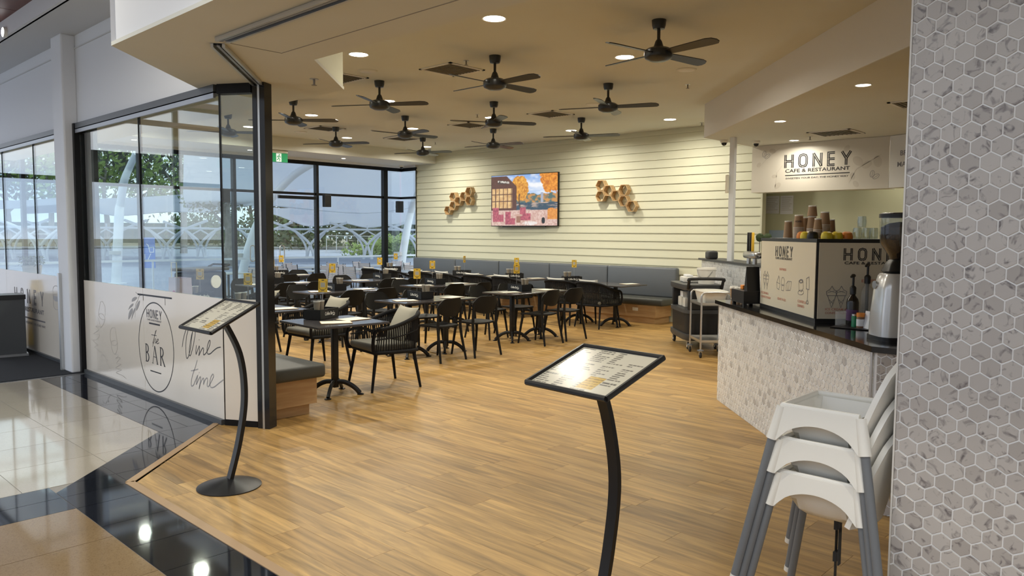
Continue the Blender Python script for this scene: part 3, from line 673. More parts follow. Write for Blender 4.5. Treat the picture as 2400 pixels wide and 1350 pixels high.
# second window: HONEY mark, round cake drawing
TG = frame((-.0106, -12.275, 0), (0, -1, 0), (0, 0, 1))
honey(TG @ Matrix.Translation((-12.5, .67, 0)), 1.32, .17, 'logo_lettering', sg, ink='ink_soft', inline='panel_white', sw=.2)
text_mb(MB(), 'CAFE & RESTAURANT', TG @ Matrix.Translation((-12.5, .55, 0)), .085, 1.33).build('logo_subtitle', 'ink_soft', sg)
mb = MB(); mb.ribbon([(-12.3, .46), (-11.13, .46)], .02, TG); mb.build('logo_rule', 'ink_soft', sg)
text_mb(MB(), 'SWEETEN YOUR DAY, THE HONEY WAY', TG @ Matrix.Translation((-12.3, .38, 0)), .045, 1.17).build('logo_tagline', 'ink_soft', sg)
mb = MB(); mb.ribbon([(-10.64 + .13 * math.cos(t), .80 + (.10 if math.sin(t) > 0 else -.08) + .06 * math.sin(t)) for t in [R(12 * i) for i in range(30)]], .006, TG, closed=True)
mb.ribbon([(-10.77, .84), (-10.64, .85), (-10.51, .84)], .005, TG); mb.add([(a, b, .0015) for a, b in [(-10.76, .83), (-10.52, .83), (-10.52, .79), (-10.58, .765), (-10.70, .765), (-10.76, .79)]], [(0, 1, 2, 3, 4, 5)], TG); mb.build('cake_drawing', 'ink_grey', sg)

# ================================================================ HEX TILED PILLAR AND COUNTER
PITCH = .060; HS = PITCH / math.sqrt(3)
def hexes(w, h, T, owner, m, px, budget, gap=.0031, th=.0035, phase=(0, 0), dark=None):
    """pointy-top hexagons over a w x h face (local x right, y up, z out); nearest visible ones are separate parts"""
    items = []; r = HS - gap; nr = int(h / (1.5 * HS)) + 2; nc = int(w / PITCH) + 2
    base = [(r * math.sin(R(60 * k)), r * math.cos(R(60 * k))) for k in range(6)]
    for j in range(-1, nr):
        for i in range(-1, nc):
            cx = phase[0] + (i + .5 * (j % 2)) * PITCH; cy = phase[1] + j * 1.5 * HS
            poly = [(cx + a, cy + b) for a, b in base]
            inside = cx - r > 0 and cx + r < w and cy - r > 0 and cy + r < h
            p = poly if inside else clip_poly(poly, 0.0006, w - .0006, .0006, h - .0006)
            if not p or area(p) < 3e-5: continue
            W3 = T @ Vector((cx, cy, 0)); dd = in_view(W3.x, W3.y, W3.z, .03); items.append((dd if dd else 1e9, cx, cy, p, inside))
    items.sort(key=lambda t: t[0]); shared = None; rest = MB(); n = 0
    def tile(mb, p):
        c = Vector((sum(q[0] for q in p) / len(p), sum(q[1] for q in p) / len(p))); k = len(p); b = .0012
        ins = [tuple(Vector(q) - (Vector(q) - c).normalized() * b) for q in p]
        vs = [(q[0], q[1], 0) for q in p] + [(q[0], q[1], th * .7) for q in p] + [(q[0], q[1], th) for q in ins]
        fs = [(i, (i + 1) % k, k + (i + 1) % k, k + i) for i in range(k)] + [(k + i, k + (i + 1) % k, 2 * k + (i + 1) % k, 2 * k + i) for i in range(k)] + [tuple(range(2 * k, 3 * k))]
        return mb.add(vs, fs)
    Rq = T.to_3x3().to_euler()
    for dd, cx, cy, p, inside in items:
        if n < budget and dd < 1e8:
            n += 1
            if inside:
                if shared is None: shared = tile(MB(), base).build('hex_tile', m, owner)
                o = shared if shared.users_collection and 'put' not in shared else bpy.data.objects.new('hex_tile', shared.data)
                if o is not shared: COL.objects.link(o); o.parent = owner
                else: shared['put'] = 1
                L0 = owner.matrix_basis.inverted() @ T @ Matrix.Translation((cx, cy, 0))
                o.location = L0.to_translation(); o.rotation_euler = L0.to_euler()
            else:
                mb = tile(MB(), [(a - cx, b - cy) for a, b in p]); o = mb.build('hex_tile', m, owner); L0 = owner.matrix_basis.inverted() @ T @ Matrix.Translation((cx, cy, 0)); o.location = L0.to_translation(); o.rotation_euler = L0.to_euler()
        else: tile(rest, p)
    if shared is not None and 'put' in shared: del shared['put']
    if rest.v:
        o = rest.build('hex_tiles_beyond', m, owner); L0 = owner.matrix_basis.inverted() @ T; o.location = L0.to_translation(); o.rotation_euler = L0.to_euler(); o['kind'] = 'stuff'
PX, PYE = 2.9, .851
mb = MB(); mb.b2((PX, -1.6, 0), (3.6, PYE, 4.03)); pil = struct(mb.build('column_tiled', 'grout'), 'pillar faced with marble-look hexagon tiles')
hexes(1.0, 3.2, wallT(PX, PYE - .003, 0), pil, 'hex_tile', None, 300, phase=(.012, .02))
mb = MB(); mb.b2((PX - .006, PYE - .003, 0), (PX + .01, PYE + .003, 4.03)); mb.build('edge_trim', 'lamp_trim', pil)

CLX, CLY, CRX, CRY = 6.90, 3.69, 4.72, 1.51; q2 = math.sqrt(.5)
ct = empty('tiled_counter', (4.72, 1.53, 0)); tag(ct, 'hexagon-tiled serving counter with a black stone top', 'counter')
inv = Matrix.Translation((-4.72, -1.53, 0))
mb = MB(); mb.prism([(CLX, CLY), (CRX, CRY), (CRX, .1), (5.38, .1), (5.38, 1.20), (7.38, 3.21)], 0, .965, inv); mb.build('body', 'grout_white', ct)
mb = MB(); mb.prism([(CLX - .02 + .01, CLY + .045), (CRX - .035, CRY + .012), (CRX - .035, .08), (5.40, .08), (5.40, 1.19), (7.43, 3.215)], .965, 1.0, inv); mb.build('benchtop', 'black_gloss', ct)
cl_ = math.hypot(CLX - CRX, CLY - CRY)
ct.matrix_basis = Matrix.Translation((4.72, 1.53, 0))
hexes(cl_ - .012, .962, frame((CLX, CLY, .001), (-q2, -q2, 0), (0, 0, 1)), ct, 'hex_tile_counter', None, 270, phase=(.0, .01))
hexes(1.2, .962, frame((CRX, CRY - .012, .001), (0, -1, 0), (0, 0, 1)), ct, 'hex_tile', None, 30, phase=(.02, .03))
mb = MB(); mb.box((0, 0, .482), (.012, .012, .962)); mb.build('corner_trim', 'steel', ct)
# back bar
bb = empty('back_bar', (11.60, 6.52, 0)); tag(bb, 'tiled back bar with a grey ledge behind the trolleys', 'counter'); bb.matrix_basis = Matrix.Translation((11.60, 6.52, 0)); inv = Matrix.Translation((-11.60, -6.52, 0))
mb = MB(); mb.prism([(11.60, 6.55), (8.0, 2.95), (8.5, 2.45), (12.1, 6.05)], 0, 1.22, inv); mb.build('body', 'grout_white', bb)
mb = MB(); mb.prism([(11.60, 6.62), (7.9, 2.92), (8.2, 2.62), (11.9, 6.32)], 1.22, 1.25, inv); mb.build('ledge', 'trolley_grey', bb)
hexes(5.09, 1.21, frame((11.60, 6.55, .001), (-q2, -q2, 0), (0, 0, 1)), bb, 'hex_tile_counter', None, 0)
mb = MB(); mb.box((0, 0, .925), (.075, .075, 1.85)); tag(mb.build('ceiling_post', 'steel_white', loc=(10.66, 5.54, 1.25)), 'slim white metal post rising from the back bar ledge to the soffit', 'post')

t = empty('card_holder', (10.60, 5.60, 2.27), R(45)); MB().b2((-.05, -.012, 0), (.03, .012, .27)).build('holder_back', 'cream_print', t); MB().b2((-.055, -.014, .02), (-.05, .014, .25)).build('front_card', 'paper', t); tag(t, 'narrow cream card holder fixed high on the white post', 'card holder')
# ---- HONEY signboard
sb = empty('honey_signboard', (11.95, 4.8, 2.34)); tag(sb, 'long cream signboard with the HONEY cafe logo above the kitchen', 'sign'); TS = frame((0, 0, 0), (0, -1, 0), (0, 0, 1))
mb = MB(); mb.b2((0, -1.06, 0), (.30, 1.07, .757)); mb.build('board', 'cream_sign', sb)
honey(TS @ Matrix.Translation((-.50, .385, 0)), 1.005, .185, 'logo_lettering', sb)
text_mb(MB(), 'CAFE & RESTAURANT', TS @ Matrix.Translation((-.50, .30, 0)), .075, 1.005).build('logo_subtitle', 'ink', sb)
mb = MB(); mb.ribbon([(-.50, .255), (.505, .255)], .014, TS); mb.build('logo_rule', 'ink', sb)
text_mb(MB(), 'SWEETEN YOUR DAY, THE HONEY WAY', TS @ Matrix.Translation((-.49, .195, 0)), .036, .98).build('logo_tagline', 'ink', sb)
def ell(cx, cy, a, b, t, n=20): return [(cx + a * math.cos(R(360 / n * i)) * math.cos(t) - b * math.sin(R(360 / n * i)) * math.sin(t), cy + a * math.cos(R(360 / n * i)) * math.sin(t) + b * math.sin(R(360 / n * i)) * math.cos(t)) for i in range(n)]
mb = MB()
for cx, cy in ((-.86, .60), (.83, .20)):
    for dx, dy, t in ((0, .02, 1.35), (.055, -.02, .6)): mb.ribbon(ell(cx + dx, cy + dy, .05, .03, t), .005, TS, closed=True); mb.ribbon([(cx + dx - .04 * math.cos(t), cy + dy - .04 * math.sin(t)), (cx + dx + .006, cy + dy), (cx + dx + .04 * math.cos(t), cy + dy + .04 * math.sin(t))], .004, TS)
mb.build('coffee_bean_drawing', 'ink_soft', sb)
mb = MB()
for cx, cy, s in ((-.72, .66, .5), (-.95, .45, .4), (-.68, .25, .4), (-.62, .10, .55), (.62, .42, .8), (.75, .36, .7), (.55, .20, .5), (.60, .08, .5), (.45, .62, .5), (.9, .40, .8)):
    p = ell(cx, cy, .11 * s, .075 * s, cx * 9); mb.add([(a, b, .0009) for a, b in p], [tuple(range(20))], TS)
for p in (((-.95, .40), (-.8, .56), (-.6, .70)), ((.5, .1), (.6, .3), (.95, .5)), ((-.66, .08), (-.64, .3), (-.55, .42))): mb.ribbon(p, .008, TS, .0009)
mat('leaf_print', (.60, .545, .46), .5); mb.build('leaf_print', 'leaf_print', sb)
mn = empty('menu_board', (11.95, 3.735, 2.34), R(-20)); tag(mn, 'white menu board beside the HONEY signboard, mostly hidden by the pillar', 'sign')
mb = MB(); mb.b2((0, -1.6, .005), (.25, 0, .755)); mb.build('board', 'bulk_white', mn); text_mb(text_mb(MB(), 'BREAKFAST', TS @ Matrix.Translation((.17, .46, 0)), .10), 'MAINS', TS @ Matrix.Translation((.13, .30, 0)), .10).build('lettering', 'ink_soft', mn)

# ---- papers on the kitchen wall
for y0, y1, z0, z1, m, lab in ((6.10, 5.85, 2.02, 2.33, 'paper_white', 'white notice sheet pinned left on the green kitchen wall'), (5.83, 5.60, 2.01, 2.33, 'paper_white', 'white notice sheet pinned right on the green kitchen wall'), (6.02, 5.66, 1.50, 1.73, 'paper_blue', 'pale blue sheet low on the green kitchen wall')):
    t = empty('notice_sheet', (12.99, (y0 + y1) / 2, (z0 + z1) / 2)); tag(t, lab, 'paper'); w_, h_ = y0 - y1, z1 - z0
    MB().b2((-.002, -w_ / 2, -h_ / 2), (.004, w_ / 2, h_ / 2)).build('sheet', m, t); q = MB()
    if m == 'paper_white':
        for i in range(7): q.ribbon([(-w_ * .4, h_ * (.38 - .11 * i)), (w_ * (.4 - .1 * (i % 3)), h_ * (.38 - .11 * i))], .006, frame((-.002, 0, 0), (0, -1, 0), (0, 0, 1)), .001)
        q.build('text_lines', 'ink_pale', t)

# ================================================================ DISPLAY CABINET
P1, P2 = Vector((5.63, 2.235, 1.0)), Vector((6.58, 3.115, 1.0)); dc = empty('display_cabinet', (5.63, 2.235, 1.0)); tag(dc, 'cream printed HONEY display cabinet with black edges on the counter', 'cabinet')
u_ = (P1 - P2).normalized(); v_ = Vector((-u_.y, u_.x, 0)); v_ = v_ if v_.x > 0 else -v_; wF = (P2 - P1).length; wR = .85; Hc = .62
TFp = frame(P2 - P1, u_, (0, 0, 1)); TRp = frame((0, 0, 0), v_, (0, 0, 1))
def quadbox(mb, a, b, z0, z1):   # a,b ranges along u_ (from P1 back to P2, negative) and v_
    pts = [(-u_ * x + v_ * y) for x, y in ((a[0], b[0]), (a[1], b[0]), (a[1], b[1]), (a[0], b[1]))]; return mb.prism([(p.x, p.y) for p in pts], z0, z1)
quadbox(MB(), (.004, wF - .004), (.004, wR), .03, .595).build('carcass', 'black_matte', dc)
quadbox(MB(), (-.004, wF + .01), (-.006, wR + .01), .595, .622).build('top_panel', 'black_satin', dc)
quadbox(MB(), (-.002, wF), (.0, wR), 0, .032).build('plinth', 'black_satin', dc)
MB().b2((.012, .032, .0), (wF - .012, .594, .005), TFp).build('front_panel', 'cream_print', dc)
MB().b2((.014, .032, .0), (wR - .01, .594, .005), TRp).build('side_panel', 'cream_print', dc)
TFz = TFp @ Matrix.Translation((0, 0, .0055)); TRz = TRp @ Matrix.Translation((0, 0, .0055))
honey(TFz @ Matrix.Translation((.40, .475, 0)), .40, .075, 'logo_lettering', dc, inline='cream_print')
text_mb(MB(), 'CAFE & RESTAURANT', TFz @ Matrix.Translation((.40, .445, 0)), .026, .40).build('logo_subtitle', 'ink', dc)
for tx_, a_, b_, s_, w_ in (('EXPRESS', .51, .355, .026, .16), ('ICE CREAM &', .04, .125, .028, .20), ('CONFECTIONERY', .04, .09, .028, .27), ("GRAB 'N GO", .48, .105, .028, .20), ('COFFEE &', .95, .125, .028, .17), ('DRINKS', .95, .09, .028, .14)): text_mb(MB(), tx_, TFz @ Matrix.Translation((a_, b_, 0)), s_, w_).build('red_caption', 'ink_red', dc)
def cone(mb, T, x, y, s):
    mb.ribbon([(x - .03 * s, y), (x, y - .09 * s), (x + .03 * s, y)], .004, T); mb.ribbon([(x - .035 * s, y), (x + .035 * s, y)], .004, T)
    mb.ribbon([(x - .035 * s, y), (x - .04 * s, y + .03 * s), (x - .015 * s, y + .045 * s), (x, y + .07 * s), (x + .015 * s, y + .045 * s), (x + .04 * s, y + .03 * s), (x + .035 * s, y)], .004, T)
    for k in (-1, 1): mb.ribbon([(x - .018 * s * k, y - .03 * s), (x + .012 * s * k, y - .06 * s)], .003, T); mb.ribbon([(x - .03 * s * k, y + .022 * s), (x + .02 * s * k, y + .035 * s)], .003, T)
mb = MB(); cone(mb, TFz, .13, .26, 1); cone(mb, TFz, .20, .26, 1)
mb.ribbon([(.45, .25), (.46, .20), (.51, .19), (.53, .24), (.45, .25), (.50, .305), (.53, .24)], .004, TFz); mb.ribbon(ell(.60, .265, .035, .035, 0), .004, TFz, closed=True); mb.ribbon([(.565, .235), (.575, .19), (.625, .19), (.635, .235), (.565, .235)], .004, TFz)
mb.ribbon([(.68, .195), (.78, .205), (.80, .275), (.72, .275), (.68, .25), (.68, .195)], .004, TFz); mb.ribbon([(.72, .275), (.715, .2)], .003, TFz); mb.ribbon([(.75, .275), (.745, .2)], .003, TFz)
mb.ribbon([(.96, .29), (.97, .22), (1.02, .21), (1.06, .24), (1.05, .29), (1.0, .305), (.96, .29)], .004, TFz); mb.ribbon(ell(1.01, .205, .06, .018, .1), .004, TFz, closed=True); mb.ribbon(ell(1.01, .292, .035, .012, .1), .009, TFz, closed=True)
mb.ribbon([(1.12, .24), (1.12, .32), (1.17, .335), (1.18, .24), (1.12, .24)], .005, TFz); mb.ribbon([(1.15, .24), (1.15, .15)], .005, TFz); mb.ribbon(ell(1.15, .14, .02, .012, 0), .006, TFz, closed=True)
mb.build('food_drawings', 'ink_soft', dc)
honey(TRz @ Matrix.Translation((.20, .47, 0)), .46, .080, 'logo_lettering', dc, inline='cream_print')
text_mb(MB(), 'CAFE & RESTAURANT', TRz @ Matrix.Translation((.20, .437, 0)), .028, .46).build('logo_subtitle', 'ink', dc)
for tx_, a_, b_, s_, w_ in (('EXPRESS', .33, .305, .03, .20), ('ICE CREAM &', .07, .095, .024, .16), ('CONFECTIONERY', .07, .068, .024, .20)): text_mb(MB(), tx_, TRz @ Matrix.Translation((a_, b_, 0)), s_, w_).build('red_caption', 'ink_red', dc)
mb = MB(); cone(mb, TRz, .115, .205, 1.0); cone(mb, TRz, .185, .205, 1.0); mb.build('cone_drawing', 'ink_soft', dc)

# ---- things on top of the cabinet
def cup_pile(name, loc, n, r, h, label, lid=None):
    t = empty(name, loc); z = 0; step = .011
    mb = MB()
    for i in range(n): mb.lathe([(r, z + i * step), (r, z + i * step + .004)], 18)
    if n: mb.build('stacked_rim', 'cup_white', t, True)
    zt = n * step; MB().lathe([(r * .98, 0), (r * .98, zt), (r * .95, zt + .005), (r * .74, zt + h)], 20).build('paper_cup', 'kraft', t, True)
    MB().lathe([(r * .74, zt + h), (r * .76, zt + h + .002), (r * .76, zt + h + .010), (r * .7, zt + h + .011)], 20).build('cup_base', 'cup_white', t, True)
    return tag(t, label, 'cup stack', 'upside-down kraft cup stacks on the display cabinet')
def on_cab(a, b, z=1.622): p = P1 - u_ * a + v_ * b; return (p.x, p.y, z)
cup_pile('cup_stack', on_cab(1.20, .20), 1, .042, .13, 'upside-down kraft cup stack, leftmost on the display cabinet')
cup_pile('cup_stack', on_cab(.78, .14), 9, .044, .085, 'front kraft cup stack with HONEY letters on the display cabinet')
cup_pile('cup_stack', on_cab(.98, .26), 5, .042, .115, 'rear kraft cup stack second from left on the display cabinet')
cup_pile('cup_stack', on_cab(.70, .22), 8, .042, .085, 'kraft cup stack in the middle of the display cabinet, carrying the top cup')
cup_pile('cup_stack', on_cab(.34, .13), 7, .034, .070, 'short small kraft cup stack at the front of the display cabinet')
cup_pile('cup_stack', on_cab(.59, .28), 11, .043, .085, 'tall kraft cup stack right of the middle on the display cabinet')
cup_pile('cup_stack', on_cab(.74, .39), 3, .042, .115, 'rightmost kraft cup stack behind on the display cabinet')
cup_pile('cup_stack', (*on_cab(.70, .22)[:2], 1.622 + .1845), 0, .042, .075, 'single kraft cup topping the cup pile on the display cabinet')
for i, (a, b, m, lab) in enumerate(((.475, .06, 'orange', 'small orange cup, leftmost in front of the kraft cups'), (.37, .05, 'yellow_cup', 'yellow cup between the small orange cup and the black cup'), (.23, .05, 'black_satin', 'black upside-down cup at the corner of the display cabinet'), (.085, .10, 'yellow_cup', 'yellow upside-down cup right of the black cup'), (.11, .185, 'yellow_cup', 'yellow upside-down cup beside the orange one by the glasses'), (.135, .27, 'orange', 'orange upside-down cup beside the glass tumblers'))):
    t = empty('saucer_cup', on_cab(a, b)); k = .042; MB().lathe([(k, 0), (k * 1.02, .02), (k * .85, .045), (k * .45, .055), (k * .45, .05)], 20).build('cup_body', m, t, True); MB().tube([(k * .9, 0, .018), (k * 1.35, 0, .022), (k * 1.3, 0, .04), (k * .8, 0, .042)], .005, 6).build('cup_handle', m, t, True); tag(t, lab, 'cup', 'coloured cups on the display cabinet')
def tumbler(loc, lab):
    t = MB(); t.lathe([(.030, 0), (.034, .045), (.031, .082), (.027, .085), (.027, .080), (.031, .045), (.028, .004)], 16, cap=False); return tag(t.build('glass_tumbler', 'tumbler', None, True, loc), lab, 'glass', 'glass tumblers on the display cabinet')
for a, b, z, lab in ((.14, .35, 0, 'glass tumbler, lower left of the upside-down glasses'), (.16, .425, 0, 'glass tumbler, lower middle of the upside-down glasses'), (.20, .50, 0, 'glass tumbler, lower right of the upside-down glasses'), (.15, .385, .086, 'glass tumbler stacked on top of the lower glasses')): tumbler(on_cab(a, b, 1.622 + z), lab)

cw = text_mb(MB(), 'HONEY', Matrix.Identity(4), .020, .062); cc = on_cab(.78, .14); a0 = math.atan2(-cc[1], -cc[0])
cw.v = [Vector((.0405 * math.cos(a0 + (v.x - .031) / -.0405 * -1), .0405 * math.sin(a0 + (v.x - .031) / -.0405 * -1), .147 - v.y)) for v in cw.v]
cup_f = [o for o in bpy.data.objects if o.name.startswith('cup_stack') and (Vector(o.location) - Vector(cc)).length < .01][0]; cw.build('cup_lettering', 'ink', cup_f)
# ---- things on the counter
def at(x, y, z=1.0): return (x, y, z)
for i, (x, y) in enumerate(((7.02, 3.52), (7.12, 3.62), (7.22, 3.72))):
    t = empty('coffee_cup', at(x - .10, y - .07)); MB().lathe([(.028, 0), (.030, .002), (.030, .012), (.028, .013)], 18).build('cup_foot', 'cup_white', t, True); MB().lathe([(.029, .012), (.041, .105), (.0415, .108)], 18).build('paper_cup', 'kraft', t, True); MB().lathe([(.044, .106), (.044, .114), (.040, .128), (.036, .130), (.036, .124)], 18).build('cup_lid', 'cup_white', t, True)
    tag(t, 'kraft takeaway cup with white lid, %s of the row on the counter end' % ('nearest', 'middle', 'farthest')[i], 'cup', 'takeaway cups on the counter end')
nb = empty('napkin_box', (6.70, 3.30, 1.0), R(45)); tag(nb, 'black napkin box with an angled handle on the counter', 'box')
MB().b2((-.20, -.10, .02), (.16, .10, .135)).build('box_body', 'black_satin', nb); q = MB()
for a in (-.17, .13):
    for b in (-.08, .08): q.box((a, b, .01), (.03, .03, .02))
q.build('box_feet', 'black_satin', nb); T = frame((-.12, 0, .135), (1, 0, 0), (0, 0, 1)); MB().add([(-.05, 0, -.06), (.04, 0, -.06), (-.01, .22, -.06), (-.10, .02, -.06), (-.05, 0, .06), (.04, 0, .06), (-.01, .22, .06), (-.10, .02, .06)], [(0, 1, 2), (4, 6, 5), (0, 2, 6, 4), (1, 0, 4, 5), (2, 1, 5, 6)], T).build('handle_wedge', 'black_satin', nb)
MB().rbox((.07, .0, .155), (.07, .07, .04), .006).build('wood_block', 'orange', nb)
cp = empty('chalk_paddle', (6.92, 3.20, 1.0), R(45)); tag(cp, 'tall narrow grey paddle sign with hanging hole beside the display cabinet', 'sign')
pl = [(-.037, .0), (.037, 0), (.037, .42)] + [(.037 * math.cos(R(a)), .42 + .037 * math.sin(R(a))) for a in range(15, 180, 15)] + [(-.037, .42)]
MB().prism(pl, -.008, .008, frame((0, 0, 0), (0, -1, 0), (0, 0, 1))).build('paddle', 'chalk', cp); MB().prism(ell(0, .415, .016, .022, 0, 14), .008, .0095, frame((0, 0, 0), (0, -1, 0), (0, 0, 1))).build('hole_ring', 'black_matte', cp)
# coffee grinder
gr = empty('coffee_grinder', (5.10, 1.52, 1.0), R(45)); tag(gr, 'silver coffee grinder with a bean hopper at the pillar', 'grinder')
mb = MB(); n = 20
def gsec(w, d, z, k=4.0):
    return [(w * math.copysign(abs(math.cos(2 * math.pi * i / 24)) ** (2 / k), math.cos(2 * math.pi * i / 24)), d * math.copysign(abs(math.sin(2 * math.pi * i / 24)) ** (2 / k), math.sin(2 * math.pi * i / 24)), z) for i in range(24)]
def loft(mb, secs):
    n = len(secs[0]); o = [p for s in secs for p in s]; fs = [(i * n + k, i * n + (k + 1) % n, (i + 1) * n + (k + 1) % n, (i + 1) * n + k) for i in range(len(secs) - 1) for k in range(n)] + [tuple(range(n))[::-1], tuple(range((len(secs) - 1) * n, len(secs) * n))]
    return mb.add(o, fs)
loft(MB(), [gsec(.125, .135, .025), gsec(.122, .132, .15), gsec(.108, .118, .32), gsec(.092, .10, .40), gsec(.08, .09, .415)]).build('housing', 'grinder', gr, True)
loft(MB(), [gsec(.132, .142, 0), gsec(.132, .142, .026)]).build('base', 'black_satin', gr, True)
loft(MB(), [gsec(.06, .07, .415), gsec(.075, .085, .43), gsec(.06, .07, .47), gsec(.045, .045, .50)]).build('collar', 'black_satin', gr, True)
MB().lathe([(.045, .50), (.06, .53), (.105, .60), (.112, .66), (.112, .76)], 24, cap=False).build('hopper', 'hopper_glass', gr, True)
MB().lathe([(.043, .502), (.057, .532), (.100, .60), (.107, .66), (.107, .70), (.06, .725), (.0, .735)], 24, cap=False).build('coffee_beans', 'beans', gr, True)
MB().lathe([(.118, .76), (.118, .782), (.105, .79), (.02, .79)], 24).build('hopper_lid', 'black_satin', gr, True)
# badge on the camera-left side (local -x), switch and vent lines on local -y
MB().b2((-.13, -.04, .25), (-.112, .02, .33)).build('badge', 'steel', gr); TQ = frame((0, 0, 0), (1, 0, 0), (0, 0, 1))
MB().lathe([(.026, -.122), (.026, -.112), (.018, -.110)], 18, T=frame((.045, 0, .34), (1, 0, 0), (0, 0, 1))).build('switch', 'steel', gr, True)
q = MB()
for i in range(3): q.b2((.0, -.128, .275 - .018 * i), (.085, -.10, .282 - .018 * i))
q.build('vent_slots', 'black_matte', gr)
def pump_bottle(loc, h, m, lab, liquid=None, label=True, clear=False):
    t = empty('pump_bottle', loc); MB().lathe([(.040, 0), (.042, .01), (.042, h * .72), (.036, h * .82), (.018, h * .93), (.016, h)], 20).build('bottle', 'clear_plastic' if clear else m, t, True)
    MB().lathe([(.021, h * .97), (.022, h + .04), (.015, h + .05), (.008, h + .055), (.008, h + .125)], 14).build('pump_collar', 'black_satin', t, True); MB().tube([(.012, 0, h + .125), (-.01, 0, h + .128), (-.045, 0, h + .118)], [.012, .012, .008], 8).build('pump_head', 'black_satin', t, True)
    if label: MB().lathe([(.0425, .04), (.0425, h * .5)], 20, cap=False).build('bottle_label', 'purple', t, True)
    if clear: MB().cyl((0, 0, .01), (0, 0, h), .012, n=10).build('dip_tube', 'black_satin', t, True)
    return tag(t, lab, 'bottle', 'syrup bottles on the counter')
pump_bottle((5.66, 1.98, 1.0), .235, 'syrup', 'dark syrup pump bottle with purple label beside the display cabinet'); pump_bottle((5.80, 1.93, 1.0), .31, 'syrup', 'clear pump bottle with black pump behind the dark syrup bottle', label=False, clear=True)
tr_ = MB(); tr_.rbox((5.60, 1.92, 1.004), (.34, .26, .006), .003, 1, rz=0); tag(tr_.build('serving_tray', 'black_satin'), 'thin black tray under the syrup bottles', 'tray')
q = MB(); q.lathe([(.035, .003), (.038, .10)], 18, cap=False); tag(q.build('plastic_tub', 'clear_plastic', None, True, (5.55, 2.02, 1.007)), 'clear plastic tub at the left end of the tray', 'tub')
t = empty('spice_shaker', (5.545, 1.925, 1.007)); MB().lathe([(.018, 0), (.018, .075), (.016, .078)], 14).build('shaker_body', 'green_plastic', t, True); MB().lathe([(.0175, .078), (.0175, .09), (.0, .092)], 14).build('shaker_cap', 'steel', t, True); tag(t, 'slim green shaker with silver cap beside the orange-lidded jar', 'shaker')
t = empty('spice_jar', (5.525, 1.875, 1.007)); MB().lathe([(.026, 0), (.026, .075), (.024, .078)], 16).build('jar_body', 'brown_jar', t, True); MB().lathe([(.027, .076), (.027, .103), (.0, .104)], 16).build('jar_lid', 'orange', t, True); MB().lathe([(.0265, .012), (.0265, .06)], 16, cap=False).build('jar_label', 'paper_white', t, True); tag(t, 'brown spice jar with an orange lid and white label', 'jar')
t = empty('sugar_packet', (5.51, 1.815, 1.007), R(50)); MB().add([(-.03, -.02, 0), (.03, -.02, 0), (.03, .02, 0), (-.03, .02, 0), (-.04, .0, .12), (.04, .0, .12)], [(3, 2, 1, 0), (0, 1, 5, 4), (2, 3, 4, 5), (0, 4, 3), (1, 2, 5)]).build('packet', 'paper_white', t); MB().box((.0, -.016, .05), (.045, .006, .05)).build('packet_stripe', 'blue_card', t); tag(t, 'white and blue packet leaning by the grinder', 'packet')
for i in range(7):
    m_ = ('blue_card', 'yellow_cup', 'yellow_cup', 'purple', 'blue_card', 'yellow_cup', 'yellow_cup')[i]; q = MB(); q.lathe([(.030, 0), (.037, .002), (.036, .012), (.031, .014)], 16)
    tag(q.build('small_dish', m_, None, True, (4.98, 1.36, 1.0005 + .0145 * i)), 'small %s dish, number %s from the bottom of the stack by the grinder' % ({'blue_card': 'blue', 'yellow_cup': 'yellow', 'purple': 'purple'}[m_], ('one', 'two', 'three', 'four', 'five', 'six', 'seven')[i]), 'dish', 'coloured dishes stacked by the grinder')
# back bar things
t = empty('beer_tap', (9.85, 4.80, 1.25), R(45)); MB().rbox((0, 0, .12), (.45, .12, .09), .03).build('tap_body', 'steel', t, True); MB().cyl((-.12, 0, 0), (-.12, 0, .09), .03).build('tap_leg', 'steel', t, True); MB().cyl((.12, 0, 0), (.12, 0, .09), .03).build('tap_leg', 'steel', t, True); MB().tube([(-.2, 0, .11), (-.3, 0, .11), (-.34, 0, .10)], .016, 8).build('tap_spout', 'black_satin', t, True)
for i, m in enumerate(('yellow_card', 'black_satin', 'black_satin')): MB().rbox((-.02 + .09 * i, 0, .30), (.045, .03, .26), .008).build('tap_handle', m, t, True)
tag(t, 'steel drink tap with yellow and black handles on the back bar', 'tap')
for i, (x, y) in enumerate(((10.12, 5.0), (9.93, 4.80))):
    t = empty('topiary_ball', (x + .12, y - .12, 1.25)); MB().lathe([(.05, 0), (.06, .10)], 14).build('pot', 'cup_white', t, True); MB().cyl((0, 0, .10), (0, 0, .32), .008, n=8).build('stem', 'bark', t); MB().ball((0, 0, .36), .058, 14, 10, jit=.06).build('foliage', 'leaf_ball', t); tag(t, 'round green topiary ball, %s of the two behind the tap' % ('left', 'right')[i], 'plant', 'topiary balls on the back bar')
t = empty('receipt_machine', (11.25, 6.18, 1.25), R(45)); MB().rbox((0, 0, .065), (.22, .16, .13), .03, 3).build('machine_body', 'trolley_grey', t, True); MB().box((-.0, .0, .135), (.14, .05, .01)).build('paper_slot', 'steel', t); tag(t, 'small grey machine on the far end of the back bar ledge', 'machine')
